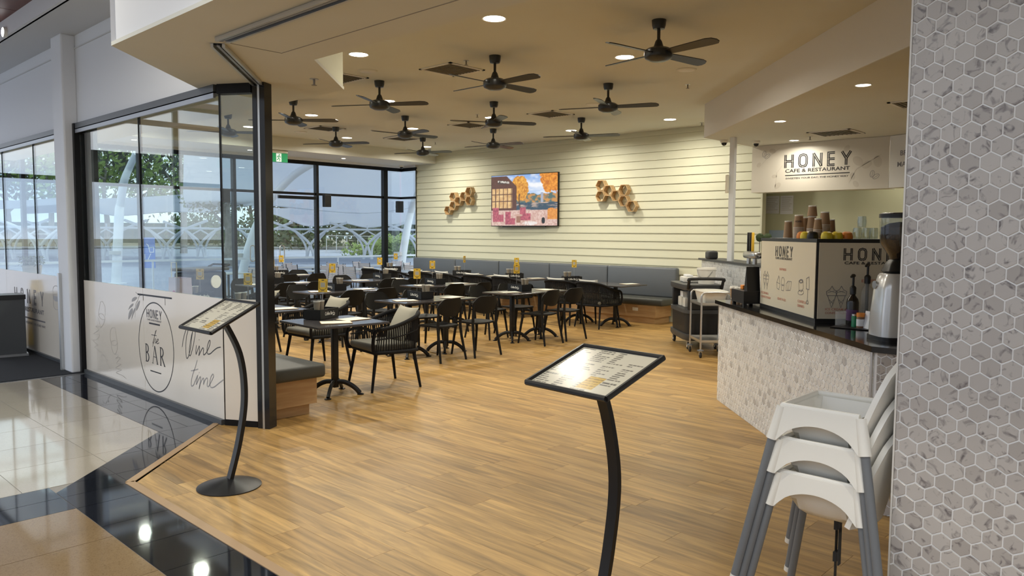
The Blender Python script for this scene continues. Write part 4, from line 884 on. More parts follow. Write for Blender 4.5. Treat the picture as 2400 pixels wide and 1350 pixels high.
# ================================================================ CEILING FITTINGS
ORD = ('first', 'second', 'third', 'fourth', 'fifth', 'sixth')
def make_fan():
    t = empty('ceiling_fan'); 
    MB().lathe([(.02, -.085), (.052, -.08), (.062, -.05), (.066, 0)], 20).build('canopy', 'blade', t, True); MB().cyl((0, 0, -.20), (0, 0, -.08), .015, n=12).build('downrod', 'blade', t, True)
    MB().lathe([(.02, -.175), (.03, -.19), (.048, -.245), (.05, -.255)], 18).build('coupling', 'blade', t, True)
    MB().lathe([(.03, -.235), (.10, -.255), (.128, -.275), (.13, -.325), (.12, -.345), (.07, -.368), (.0, -.372)], 24, cap=False).build('motor_housing', 'blade', t, True)
    for k in range(4):
        out = [(.11, -.045), (.25, -.052), (.57, -.064), (.63, -.05), (.66, -.01), (.658, .03), (.63, .058), (.57, .062), (.25, .052), (.11, .045)]
        T = Matrix.Rotation(R(90 * k), 4, 'Z') @ Matrix.Translation((0, 0, -.30)) @ Matrix.Rotation(R(-13), 4, 'X')
        MB().prism(out, -.004, .004, T).build('blade', 'blade', t)
    return t
fanP = Proto(make_fan()); fx, fy = (6.1, 8.2, 10.3), (3.94, 6.05, 8.15, 10.25, 12.3)
rots = {(0, 0): 81, (0, 1): 89, (0, 2): 31, (0, 3): 45, (0, 4): 53, (1, 1): 24, (1, 2): 58, (1, 3): 84, (1, 4): 31, (2, 2): 27, (2, 3): 10, (2, 4): 22}
rown = ('glass-side', 'middle', 'wall-side')
for i, x in enumerate(fx):
    for j, y in enumerate(fy):
        if (i, j) in rots:
            jj = j - (1 if i == 1 else 2 if i == 2 else 0)
            fanP.put((x, y, 3.6), R(rots[(i, j)]), 'black four-blade ceiling fan, %s from the camera in the %s row' % (ORD[jj], rown[i]), 'ceiling fan', 'black ceiling fans')
def downlight(name, loc, lab, power=26, r=.105, cool=False, group='dining room downlights'):
    t = empty(name, loc); MB().lathe([(r * .93, -.001), (r * 1.06, -.006), (r * 1.09, -.001)], 28, cap=False).build('trim_ring', 'lamp_trim', t, True); MB().lathe([(r * .93, -.0035), (0, -.0035)], 28, cap=False).build('lens', 'lamp_disc_cool' if cool else 'lamp_disc', t)
    if power:
        d = bpy.data.lights.new('lamp', 'AREA'); d.shape = 'DISK'; d.size = r * 1.7; d.energy = power; d.color = (.98, .98, 1) if cool else (1, .94, .80); d.spread = R(165)
        o = bpy.data.objects.new('lamp', d); COL.objects.link(o); o.parent = t; o.location = (0, 0, -.012)
    return tag(t, lab, 'downlight', group)
PWR = 36
for i, x in enumerate((5.05, 7.1, 9.27, 11.42)):
    for j, y in enumerate((5.02, 7.12, 9.28, 11.36, 13.5)):
        if (i, j) in ((2, 1), (3, 0), (2, 0), (1, 0)) and (i, j) != (1, 0): continue
        if i == 3 and j == 3: continue
        if i == 1 and j == 1: continue
        downlight('downlight', (x, y, 3.6), 'round glowing downlight, %s along the %s line from the storefront' % (ORD[j], ORD[i]), 'downlight' and PWR)
for k, (x, y, p) in enumerate(((7.78, 2.70, 22), (9.54, 4.32, 20), (11.60, 5.02, 11))): downlight('downlight', (x, y, 3.1), 'small downlight in the counter soffit, %s from the pillar' % ORD[k], p, .07, group='counter soffit downlights')
for k, (x, y) in enumerate(((10.2, 15.0), (7.9, 15.0), (5.6, 15.0))): downlight('downlight', (x, y, 3.34), 'small downlight in the window soffit, %s from the siding' % ORD[k], 5, .05, group='window soffit downlights')
sp = empty('beam_spotlight', (2.47, 10.25, 3.88)); MB().lathe([(.06, 0), (.06, .03), (.05, .035)], 18, T=frame((0, 0, 0), (0, -1, 0), (0, 0, 1))).build('fitting', 'plastic_white', sp, True); MB().lathe([(.05, .036), (0, .040)], 18, T=frame((0, 0, 0), (0, -1, 0), (0, 0, 1)), cap=False).build('lens', 'lamp_disc_cool', sp); tag(sp, 'glowing round spotlight fixed to the mall ceiling beam', 'spotlight')
downlight('downlight', (12.3, 3.6, 3.1), 'small kitchen downlight hidden behind the signboard', 7, .07, group='kitchen downlights')
for k, y in enumerate((6.4, 2.9, -.6)): downlight('downlight', (1.3, y, 4.035), 'unseen fill lamp added in the mall ceiling, %s from the entrance mat' % ORD[k], 34, .09, False, 'added mall fill lamps')  # out-of-view lamps added over the walkway to brighten the mall side
def vent(loc, s, lab, rz=0, open_=False):
    t = empty('ceiling_vent', loc, rz); q = MB(); h = s / 2
    for a, b, c, d in ((-h, -h, h, -h + .035), (-h, h - .035, h, h), (-h, -h, -h + .035, h), (h - .035, -h, h, h)): q.b2((a, b, -.012), (c, d, 0))
    q.build('vent_frame', 'lamp_trim', t); MB().b2((-h + .03, -h + .03, -.003), (h - .03, h - .03, -.001)).build('vent_backing', 'vent_dark', t)
    for k in range(9): y = -h + .06 + (s - .12) * k / 8; MB().box((0, y, -.007), (s - .07, .012, .006)).build('vent_slat', 'vent_dark', t)
    return tag(t, lab, 'vent', 'square ceiling vents')
for x, y, lab in ((6.25, 6.92, 'square ceiling vent beside the second fan of the glass-side row'), (5.60, 8.35, 'square ceiling vent peeking out behind the soffit corner'), (9.63, 8.26, 'square ceiling vent in front of the wall-side fans'), (8.16, 12.6, 'square ceiling vent nearest the windows on the glass side'), (9.63, 10.2, 'square ceiling vent behind the middle row fan'), (10.1, 12.72, 'square ceiling vent near the exit corner of the siding')): vent((x, y, 3.6), .56, lab)
vent((11.1, 4.2, 3.1), .6, 'square air vent in the counter soffit above the signboard'); vent((9.2, 2.6, 3.1), .5, 'dark vent in the counter soffit at the pillar')
def ceil_disc(name, loc, r, lab, cat, m='ceil'):
    t = empty(name, loc); MB().lathe([(r, 0), (r * .97, -.008), (r * .8, -.010), (0, -.010)], 24, cap=False).build('cover', m, t, True); MB().lathe([(r * .8, -.0102), (r * .78, -.0115), (0, -.0115)], 24, cap=False).build('mesh_disc', 'lamp_trim', t, True); tag(t, lab, cat, 'flat round ceiling speakers')
for x, y, lab in ((5.63, 7.75, 'round ceiling speaker behind the nearest glass-side downlights'), (8.12, 4.85, 'round ceiling speaker right of the nearest fan'), (9.33, 7.16, 'round ceiling speaker left of the wall-side fan motor'), (8.13, 13.4, 'round ceiling speaker closest to the windows')): ceil_disc('ceiling_speaker', (x, y, 3.6), .12, lab, 'speaker')
def sprinkler(loc, lab):
    t = empty('sprinkler', loc); MB().lathe([(.035, 0), (.035, -.004), (.012, -.006)], 14).build('escutcheon', 'brushed', t, True); MB().lathe([(.009, -.005), (.008, -.045), (.022, -.048), (.022, -.051)], 12).build('deflector', 'grout_dark', t, True); tag(t, lab, 'sprinkler', 'fire sprinklers')
for loc, lab in (((3.39, 5.38, 2.86), 'fire sprinkler in the low soffit beside the cream triangle'), ((6.05, 6.46, 3.6), 'fire sprinkler above the vent by the second fan'), ((8.93, 5.31, 3.6), 'fire sprinkler between the nearest fan and the white bulkhead'), ((8.87, 9.2, 3.6), 'fire sprinkler left of the middle row fan'), ((10.96, 12.67, 3.6), 'fire sprinkler above the honeycomb shelf side of the ceiling'), ((12.1, 6.9, 3.6), 'fire sprinkler close to the siding by the bulkhead corner'), ((11.3, 4.65, 3.1), 'fire sprinkler in the counter soffit')): sprinkler(loc, lab)
def dome(loc, lab):
    t = empty('dome_camera', loc); MB().lathe([(.06, 0), (.062, -.03), (.05, -.045)], 18).build('housing', 'plastic_white', t, True); MB().ball((0, 0, -.05), .042, 14, 8).build('lens_dome', 'black_gloss', t, True); tag(t, lab, 'camera', 'security cameras')
dome((11.28, 5.48, 3.1), 'white dome camera under the counter soffit right of the post'); dome((10.86, 5.80, 3.1), 'white dome camera under the counter soffit left of the post'); dome((12.2, 15.4, 3.34), 'white dome camera in the corner above the windows')
ex = empty('exit_sign', (8.30, 14.55, 3.335)); tag(ex, 'green running-man exit sign hanging from the window soffit', 'exit sign'); ex.rotation_euler.z = R(-8)
MB().rbox((0, 0, -.03), (.38, .10, .06), .012).build('sign_housing', 'plastic_white', ex, True); MB().b2((-.19, -.012, -.24), (.19, .012, -.06)).build('sign_panel', 'exit_green', ex); TE = frame((0, -.0125, -.15), (1, 0, 0), (0, 0, 1)); MB().b2((-.055, -.085, 0), (.055, .085, .001), TE).build('white_panel', 'exit_white', ex)
q = MB(); q.prism(ell(.012, .055, .014, .014, 0, 12), .001, .0022, TE)
for p in ([(.005, .035), (-.008, -.01)], [(-.008, -.01), (.02, -.03), (.012, -.07)], [(-.008, -.01), (-.02, -.04), (-.045, -.045)], [(.005, .03), (.03, .01), (.045, .02)], [(.003, .032), (-.03, .025), (-.035, 0)]): q.ribbon(p, .014, TE, .0022)
q.build('running_figure', 'exit_green', ex)

# ================================================================ WALL DECOR
def honeycomb(cells, loc, lab):
    t = empty('honeycomb_shelf', loc); a = .118; dpt = .115
    ring = lambda r: [(r * math.cos(R(60 * k)), r * math.sin(R(60 * k))) for k in range(6)]
    T0 = frame((0, 0, 0), (0, -1, 0), (0, 0, 1)); o0 = None
    for y, z in cells:
        if o0 is None:
            mb = MB(); o_, i_ = ring(a), ring(a - .014); vs = []
            for zz in (0, dpt): vs += [(p[0], p[1], zz) for p in o_] + [(p[0], p[1], zz) for p in i_]
            fs = []
            for k in range(6):
                n = (k + 1) % 6; fs += [(k, n, 12 + n, 12 + k), (6 + n, 6 + k, 18 + k, 18 + n), (12 + k, 12 + n, 18 + n, 18 + k), (n, k, 6 + k, 6 + n)]
            mb.add(vs, fs, T0); o = o0 = mb.build('hexagon_cell', 'hex_wood', t)
        else: o = bpy.data.objects.new('hexagon_cell', o0.data); COL.objects.link(o); o.parent = t
        o.location = (0, y, z)
    return tag(t, lab, 'shelf', 'wooden honeycomb shelves')
cl0 = [(0, .245), (-.185, .138), (0, .03), (.185, -.077), (-.37, .245), (-.555, .352), (-.555, .138)]
honeycomb(cl0, (12.45, 13.64, 2.26), 'wooden honeycomb wall shelf left of the television')
cr0 = [(.555, .48), (.37, .373), (.555, .266), (.185, .266), (0, .373), (0, .159), (-.185, .052)]
honeycomb(cr0, (12.45, 8.71, 2.13), 'wooden honeycomb wall shelf right of the television')
tv = empty('wall_television', (12.36, 11.36, 2.37), R(1.5)); tag(tv, 'large wall television showing an orange autumn lakeside coffee shop', 'television')
MB().rbox((.02, 0, 0), (.05, 1.94, 1.14), .008).build('casing', 'black_satin', tv, True); MB().b2((.03, -.5, -.3), (.10, .5, .3)).build('wall_mount', 'black_matte', tv); MB().b2((-.002, -.62, -.585), (.03, .62, -.565)).build('sound_bar', 'black_matte', tv)
def hsh(i, j): return (math.sin(i * 127.1 + j * 311.7) * 43758.5453) % 1
def vn(x, y):
    i, j = math.floor(x), math.floor(y); a, b = x - i, y - j; a = a * a * (3 - 2 * a); b = b * b * (3 - 2 * b)
    return (hsh(i, j) * (1 - a) + hsh(i + 1, j) * a) * (1 - b) + (hsh(i, j + 1) * (1 - a) + hsh(i + 1, j + 1) * a) * b
def fbm(x, y): return .55 * vn(x, y) + .3 * vn(2.1 * x, 2.1 * y) + .15 * vn(4.3 * x, 4.3 * y)
def mixc(a, b, t): t = max(0, min(1, t)); return tuple(a[i] * (1 - t) + b[i] * t for i in range(3))
def tvpic(u, v):
    n = fbm(u * 26, v * 15); n2 = fbm(u * 60 + 7, v * 34 + 3)
    c = mixc((.62, .74, .92), (.26, .44, .80), (v - .5) * 2); c = mixc(c, (.92, .93, .95), (fbm(u * 6, v * 9) - .48) * 4)
    if v < .62 + .08 * (fbm(u * 14, 2) - .5) and v > .44: c = mixc((.10, .17, .16), (.62, .30, .09), (fbm(u * 20, v * 20) - .42) * 5)
    if .76 < u < .80 and .44 < v < .64: c = (.42, .45, .55)
    if .28 < v <= .45: c = mixc((.05, .09, .13), (.55, .42, .34), (fbm(u * 12, v * 50) - .5) * 4 + (.3 if abs(u - .78) < .02 else 0))
    if v <= .30: c = mixc((.55, .30, .24), (.82, .62, .54), n2 * 1.6 - .3)
    tr = fbm(u * 9 + 3, v * 7)
    if (u - .45) ** 2 / .016 + (v - .74) ** 2 / .065 + (n - .5) * .9 < 1: c = mixc((.50, .16, .02), (.92, .48, .08), n2 * 1.7 - .3)
    if (u - .95) ** 2 / .04 + (v - .93) ** 2 / .09 + (n - .5) * .9 < 1: c = mixc((.52, .13, .02), (.95, .40, .06), n2 * 1.7 - .3)
    if u > .86 and .12 < v < .30 + .06 * n: c = mixc((.6, .18, .03), (.9, .42, .10), n2)
    if abs(u - .455 - .02 * math.sin(v * 9)) < .008 and .36 < v < .62: c = (.10, .05, .03)
    if u < .40 and v > .30:
        roof = .97 - max(0, u - .24) * 1.35
        if v < roof + .02:
            c = mixc((.10, .045, .035), (.16, .07, .05), n2)
            if v < .80 and u < .33:
                k = (u * 16) % 1
                if k > .18 and .34 < v < .74: c = mixc((.55, .28, .10), (.98, .70, .34), fbm(u * 40, v * 22)); c = mixc(c, (.16, .08, .05), 1 if (abs(((v - .34) * 7) % 1 - .5) > .44) else 0)
        if .10 < u < .28 and .83 < v < .92 - (u - .1) * .25: c = (.09, .06, .05); c = (.75, .70, .62) if abs(v - .872 + (u - .19) * .2) < .018 and fbm(u * 120, v * 20) > .42 else c
    if v < .36:
        for cx, cy, s in ((.11, .22, 1), (.30, .15, .9), (.53, .24, .95)):
            dx, dy = (u - cx) / (.085 * s), (v - cy) / (.14 * s)
            if abs(dx) < 1 and abs(dy) < 1 and not (dy > 0 and dx > .1): c = mixc((.22, .04, .07), (.58, .14, .18), n2 * 1.4)
        if (u - .43) ** 2 / .004 + (v - .205) ** 2 / .0006 < 1: c = (.62, .38, .30)
        if abs(u - .43) < .03 and .06 < v < .19: c = (.36, .18, .12)
        if (u - .80) ** 2 / .0007 + (v - .10) ** 2 / .004 < 1: c = (.02, .02, .025)
        if (u - .60) ** 2 / .012 + (v - .05) ** 2 / .0018 < 1: c = mixc((.6, .28, .16), (.86, .80, .76), n2 * 1.6)
    return c
TVT = frame((-.008, .955, -.555), (0, -1, 0), (0, 0, 1)); paint('screen', TVT, 1.91, 1.11, 190, 110, tvpic, 'screen', tv)

# ================================================================ BENCHES
bf = empty('banquette_bench', (12.1, 11.3, 0)); tag(bf, 'long grey upholstered banquette bench along the cream siding wall', 'bench'); oy = -11.3
MB().b2((-.23, 7.62 + oy, .12), (.30, 15.1 + oy, .34)).build('timber_plinth', 'timber_ply', bf); MB().b2((-.20, 7.66 + oy, 0), (.30, 15.1 + oy, .12)).build('toe_kick', 'timber_ply', bf)
cuts = [15.08, 13.5, 12.05, 10.55, 9.03, 7.46]
for a, b in zip(cuts, cuts[1:]):
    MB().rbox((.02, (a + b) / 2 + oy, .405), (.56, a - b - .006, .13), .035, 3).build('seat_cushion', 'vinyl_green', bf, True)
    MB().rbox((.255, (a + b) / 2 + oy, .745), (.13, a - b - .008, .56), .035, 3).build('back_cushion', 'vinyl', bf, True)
MB().b2((-.236, 8.0 + oy, .225), (-.23, 8.12 + oy, .285)).build('power_outlet', 'plastic_white', bf)
bn = empty('banquette_bench', (3.45, 7.8, 0)); tag(bn, 'near dark banquette bench with timber base behind the entrance column', 'bench'); oy = -7.8
MB().b2((-.28, 6.0 + oy, .10), (.32, 9.6 + oy, .34)).build('timber_plinth', 'timber_ply', bn); MB().b2((-.28, 6.05 + oy, 0), (.27, 9.6 + oy, .10)).build('toe_kick', 'timber_ply', bn)
for a, b in ((5.93, 7.75), (7.76, 9.6)):
    MB().rbox((.05, (a + b) / 2 + oy, .40), (.66, b - a - .006, .125), .03, 3).build('seat_cushion', 'vinyl_green', bn, True); MB().rbox((-.235, (a + b) / 2 + oy, .66), (.13, b - a - .006, .42), .035, 3).build('back_cushion', 'vinyl_green', bn, True)

# ================================================================ TABLES AND CHAIRS
def make_table(w, d):
    t = empty('cafe_table'); MB().rbox((0, 0, .739), (w, d, .022), .004, 1).build('tabletop', 'table_top', t)
    MB().rbox((0, 0, .40), (.06, .06, .66), .008, 2).build('column', 'black_satin', t, True); q = MB(); q.b2((-.16, -.16, .718), (.16, .16, .728)); q.build('mounting_plate', 'black_satin', t)
    for k in range(4):
        a = R(45 + 90 * k); c, s = math.cos(a), math.sin(a)
        p = [(.02, .13), (.09, .128), (.16, .10), (.22, .055), (.255, .015)]
        o = MB().tube([(v.x * c, v.x * s, v.y) for v in smooth_path([(x, z, 0) for x, z in p], 4)], .025, 8, flat=.7).build('base_leg', 'black_satin', t, True)
        MB().lathe([(.034, 0), (.034, .008), (.014, .016)], 14, c=(.262 * c, .262 * s, 0)).build('glide_foot', 'black_satin', o, True)
    return t
def make_chair():
    t = empty('plastic_chair')
    def seat(u, v):
        x = (u - .5) * 2; y = (v - .5) * 2; w = .215 * (1 - .10 * (v < .5) * (1 - v * 2)); e = (abs(x) ** 4 + abs(y) ** 4)
        sx = x * w * (1 - .06 * y * y); sy = y * .205 * (1 - .05 * x * x)
        return ((sx, sy + .01, .452 - .014 * (1 - x * x) * (1 - .5 * (y + .2) ** 2) - .006 * max(0, y) ** 3), (0, 0, 1))
    MB().sheet(seat, 10, 10, .022).build('seat', 'chair_plastic', t, True)
    def back(u, v):
        x = (u - .5) * 2; top = .815 - .035 * max(0, abs(x) - .55) ** 2 * 10; bot = .575 + .05 * x * x + .02 * max(0, abs(x) - .8) * 5
        z = bot + (top - bot) * v; y = -.232 - .05 * (z - .57) / .25 + .055 * x * x; n = Vector((-.28 * x, 1, .1)).normalized()
        return ((x * (.222 - .018 * abs(2 * v - 1) ** 3), y, z), n)
    MB().sheet(back, 14, 6, .014).build('backrest', 'chair_plastic', t, True)
    for s in (-1, 1):
        MB().tube([(s * .235, -.275, 0), (s * .212, -.215, .30), (s * .205, -.195, .45), (s * .205, -.20, .56), (s * .20, -.215, .70)], [.015, .019, .021, .019, .014], 8).build('leg', 'chair_plastic', t, True)
        MB().tube([(s * .215, .235, 0), (s * .20, .20, .25), (s * .185, .17, .445)], [.014, .018, .021], 8).build('leg', 'chair_plastic', t, True)
    return t
def make_woven():
    t = empty('woven_armchair')
    base = [(-.30, .27, .41), (-.31, 0, .405), (-.29, -.20, .405), (-.18, -.285, .405), (0, -.30, .405), (.18, -.285, .405), (.29, -.20, .405), (.31, 0, .405), (.30, .27, .41)]
    top = [(-.31, .23, .645), (-.325, .02, .68), (-.31, -.20, .755), (-.19, -.315, .795), (0, -.335, .80), (.19, -.315, .795), (.31, -.20, .755), (.325, .02, .68), (.31, .23, .645)]
    B, Tp = smooth_path(base, 5), smooth_path(top, 5)
    MB().tube(Tp, .021, 8).build('top_rail', 'cord', t, True); MB().tube(B, .02, 8).build('base_rail', 'cord', t, True)
    for s in (-1, 1): MB().tube(smooth_path([(s * .30, .27, .41), (s * .315, .285, .50), (s * .315, .27, .61), (s * .31, .23, .645)], 4), .018, 8).build('arm_post', 'cord', t, True)
    q = MB(); m = 74
    def along(P, f): k = f * (len(P) - 1); i = min(int(k), len(P) - 2); return P[i].lerp(P[i + 1], k - i)
    for i in range(m + 1):
        f = .015 + .97 * i / m
        for e in (-.003, .003): q.tube([along(B, f), along(Tp, min(1, max(0, f + e)))], .0046, 4, caps=False)
    q.build('cord_weave', 'cord', t)['kind'] = 'stuff'
    mid = [b.lerp(a, .42) for a, b in zip(B, Tp)]; MB().tube(mid, .007, 6).build('middle_band', 'cord', t, True)
    MB().rbox((0, -.01, .40), (.56, .52, .03), .012, 2).build('seat_frame', 'cord', t, True); MB().rbox((0, .005, .452), (.555, .54, .075), .03, 3).build('seat_cushion', 'cushion', t, True)
    for sx, sy in ((-1, 1), (1, 1), (-1, -1), (1, -1)): MB().tube([(sx * .25, sy * .22, .40), (sx * .285, sy * .285, 0)], [.020, .013], 8).build('leg', 'cord', t, True)
    return t
def make_pillow(m):
    def P(u, v, s):
        x, y = (u - .5) * 2, (v - .5) * 2; k = 1 - .10 * (1 - abs(x) ** 2) * abs(y) ** 3; k2 = 1 - .10 * (1 - abs(y) ** 2) * abs(x) ** 3
        return (x * .21 * k2, s * .062 * (max(0, 1 - x * x) * max(0, 1 - y * y)) ** .45, y * .21 * k + .21)
    mb = MB(); mb.grid(lambda u, v: P(u, v, 1), 12, 12); mb.grid(lambda u, v: P(1 - u, v, -1), 12, 12)
    return mb.build('throw_pillow', m, None, True)
tabP, tab8 = Proto(make_table(.65, .65)), Proto(make_table(.8, .8)); chP = Proto(make_chair()); wvP = Proto(make_woven()); piP = Proto(make_pillow('pillow')); pwP = Proto(make_pillow('pillow_white'))
# caddy, cups, sign, menus
def make_caddy():
    t = empty('table_caddy'); q = MB(); w, d, h = .175, .10, .105
    q.b2((-w, -d, .002), (w, d, .008)); q.b2((-w, -d, .002), (w, -d + .006, h)); q.b2((-w, d - .006, .002), (w, d, h)); q.b2((-w, -d, .002), (-w + .006, d, h)); q.b2((w - .006, -d, .002), (w, d, h)); q.b2((-.01, -d, .008), (-.004, d, h)); q.build('box', 'black_satin', t)
    for T in (frame((0, -d - .0005, .03), (1, 0, 0), (0, 0, 1)), frame((0, d + .0005, .03), (-1, 0, 0), (0, 0, 1))):
        k = text_mb(MB(), 'Coffee Bar', T @ Matrix.Translation((-.09, .012, 0)), .048, .15, shear=.25); k.ribbon([(.062, .028), (.064, .008), (.086, .008), (.088, .028), (.062, .028)], .005, T); k.ribbon([(.055, .002), (.095, .002)], .004, T); k.ribbon([(.088, .024), (.098, .02), (.088, .012)], .004, T); k.ribbon([(.07, .034), (.075, .042), (.072, .05)], .003, T); k.build('lettering', 'cup_white', t)
    return t
mat('cup_taupe', (.24, .205, .16), .5)
mat('blank_square', (.42, .39, .33), .6)
def make_cup():
    t = empty('condiment_cup'); MB().lathe([(.026, 0), (.028, .085), (.024, .088)], 14).build('shaker', 'cup_white', t, True); MB().lathe([(.027, .085), (.036, .178), (.034, .178), (.025, .09)], 16, cap=False).build('paper_cup', 'cup_taupe', t, True); MB().lathe([(.0355, .174), (.0375, .177), (.0375, .183), (.034, .183)], 16, cap=False).build('cup_rim', 'cup_white', t, True); return t
def make_card():
    t = empty('order_sign'); MB().lathe([(.03, 0), (.03, .005), (.006, .008)], 14).build('base', 'steel', t, True); MB().cyl((0, 0, .005), (0, 0, .28), .003, n=6).build('stem', 'steel', t)
    q = MB(); q.b2((-.048, -.0025, .26), (.048, .0025, .40)); q.build('card', 'yellow_card', t)
    for T in (frame((0, -.003, .33), (1, 0, 0), (0, 0, 1)), frame((0, .003, .33), (-1, 0, 0), (0, 0, 1))):
        q = MB(); q.ribbon([(-.032, .045), (-.038, .035), (-.038, -.025), (-.022, -.042), (.022, -.042), (.038, -.025), (.038, .035), (.032, .045)], .004, T, .0006); q.ribbon([(-.014, .055), (.014, .055)], .008, T, .0006); q.ribbon([(-.016, -.053), (.016, -.053)], .006, T, .0006); q.build('printed_frame', 'ink', t); q = MB(); q.b2((-.024, -.018, 0), (.024, .03, .0005), T); q.build('blank_square', 'blank_square', t)
    return t
def make_menu():
    t = empty('menu_card'); MB().box((0, 0, .0035), (.215, .305, .003)).build('clipboard', 'kraft', t); MB().box((.004, .002, .0062), (.205, .292, .0018)).build('sheet', 'paper', t); return t
cadP, cupP, crdP, menP = Proto(make_caddy()), Proto(make_cup()), Proto(make_card()), Proto(make_menu())
def dress(where, cx, cy, rz, menus, card_rot=0, tilt=0):
    z = .7505; c, s = math.cos(rz), math.sin(rz); loc = lambda a, b: (cx + a * c - b * s, cy + a * s + b * c)
    cadP.put((cx, cy, z), rz, 'black Coffee Bar caddy on %s' % where, 'caddy', 'black table caddies')
    for k, a in enumerate((-.128, -.052)): x, y = loc(a, -.03); cupP.put((x, y, z + .0085), 0, '%s kraft cup in the caddy on %s' % (('left', 'right')[k], where), 'cup', 'kraft cups in the caddies')
    x, y = loc(.05, .02); o = crdP.put((x, y, z + .0085), card_rot, 'yellow order sign in the caddy on %s' % where, 'sign', 'yellow order signs'); o.rotation_euler.x = tilt
    for k, (a, b, r) in enumerate(menus): menP.put((a, b, z), r, 'cream menu card, %s one on %s' % (('near', 'far', 'third')[k], where), 'menu', 'cream menu cards')
def pair(x0, yc, nm, ch, n_off=0, caddy=(.62, .12), rz=R(84)):
    for k in range(2): tabP.put((x0 + .325 + .652 * k, yc, 0), 0, '%s black cafe table of %s' % (('storefront-side', 'wall-side')[k], nm), 'table', 'square cafe tables')
    for key, (dx, dy, r) in ch.items():
        side, end = key
        chP.put((x0 + (.35 if end == 'l' else .98) + dx, yc + (-.51 if side == 'n' else .51) + dy, 0), (0 if side == 'n' else math.pi) + R(r), 'black plastic chair, %s side of %s, %s end' % ('counter' if side == 'n' else 'window', nm, 'storefront' if end == 'l' else 'wall'), 'chair', 'black plastic chairs')
    dress(nm, x0 + caddy[0], yc + caddy[1], rz, ((x0 + .25, yc - .02, R(70)), (x0 + 1.05, yc - .05, R(100))), R(-45))
N4 = {('n', 'l'): (0, 0, 0), ('n', 'r'): (0, 0, 0), ('f', 'l'): (0, 0, 0), ('f', 'r'): (0, 0, 0)}
pair(6.08, 7.94, 'the first glass-side table pair', {('n', 'l'): (.10, .06, 4), ('n', 'r'): (.10, .03, -3), ('f', 'l'): (.0, .0, 4), ('f', 'r'): (.02, .02, -6)})
pair(8.14, 8.0, 'the first wall-side table pair', {('n', 'l'): (.10, .06, 5), ('n', 'r'): (.12, .13, -2), ('f', 'l'): (-.04, 0, 3), ('f', 'r'): (.0, .02, -4)})
pair(6.10, 10.02, 'the second glass-side table pair', {('n', 'l'): (.0, .0, 3), ('n', 'r'): (.0, .02, -3), ('f', 'l'): (0, 0, 5), ('f', 'r'): (0, 0, 0)})
pair(8.14, 10.02, 'the second wall-side table pair', {('n', 'l'): (.02, .03, -4), ('n', 'r'): (.0, .02, 4), ('f', 'l'): (0, 0, 0), ('f', 'r'): (0, 0, -5)})
pair(6.2, 12.05, 'the third glass-side table pair', {('n', 'l'): (.0, .0, 3), ('n', 'r'): (.0, .02, -3), ('f', 'l'): (0, 0, 5), ('f', 'r'): (0, 0, 0)})
pair(8.14, 11.85, 'the third wall-side table pair', {('n', 'l'): (.02, .03, 4), ('n', 'r'): (.0, .02, 2), ('f', 'l'): (0, 0, 0), ('f', 'r'): (0, 0, -5)}, caddy=(.9, .18))
pair(7.55, 14.25, 'the window-side table pair', {('n', 'l'): (.0, .0, 0), ('n', 'r'): (.0, .0, 0), ('f', 'r'): (.35, .05, -30)}, rz=R(-20))
# tables by the near bench
tab8.put((4.36, 6.6, 0), R(-4), 'black square table at the open end of the near bench', 'table', 'square bench tables'); dress('the open-end near-bench table', 4.40, 6.90, R(25), ((4.28, 6.45, R(62)), (4.58, 6.58, R(95))), R(-48), R(-6))
tab8.put((4.43, 8.2, 0), 0, 'black square table second along the near bench', 'table', 'square bench tables'); dress('the second near-bench table', 4.35, 8.42, R(10), ((4.62, 8.05, R(80)),), R(-40))
tab8.put((4.40, 9.75, 0), 0, 'black square table third along the near bench', 'table', 'square bench tables'); dress('the third near-bench table', 4.40, 9.8, R(10), ((4.62, 9.6, R(80)),), R(-40))
for k, (x, y, r, w) in enumerate(((4.98, 6.60, 80, 'open-end table'), (5.12, 8.12, 90, 'second near-bench table'), (5.10, 9.75, 92, 'third near-bench table'))):
    wvP.put((x, y, 0), R(r), 'black corded armchair facing the near bench at the %s' % w, 'armchair', 'corded armchairs at the near bench')
    o = piP.put((x + .13, y + .0, .475), R(r), 'beige pillow leaning in the corded armchair at the %s' % w, 'pillow', 'beige pillows at the near bench'); o.rotation_euler.x = R(28)
# tables along the far bench
for k, (ya, yb, nm, cy) in enumerate(((8.02, 8.84, 'the first far-bench table pair', 8.95), (10.27, 11.09, 'the second far-bench table pair', 10.42), (12.02, 12.84, 'the third far-bench table pair', 11.95), (13.75, 14.57, 'the fourth far-bench table pair', 14.3))):
    for j, y in enumerate((ya, yb)): tab8.put((11.18, y, 0), 0, '%s black table of %s' % (('counter-side', 'window-side')[j], nm), 'table', 'square bench tables')
    dress(nm, 11.08, cy, R(-38 if k != 2 else -60), ((11.38, ya - .16, R(75)), (11.38, yb + .18, R(95))), R((-75, -42, 20, -65)[k]))
    for j, y in enumerate((ya + (.14 if k == 0 else 0), yb + (.06 if k == 0 else 0))):
        wvP.put((10.84, y, 0), R(-90 + (6 if j else -4)), 'black corded armchair facing the far bench, %s at %s' % (('counter side', 'window side')[j], nm), 'armchair', 'corded armchairs at the far bench'); o = pwP.put((10.72, y, .475), R(-90), 'white pillow in the armchair, %s at %s' % (('counter side', 'window side')[j], nm), 'pillow', 'white pillows at the far bench'); o.rotation_euler.x = R(24)

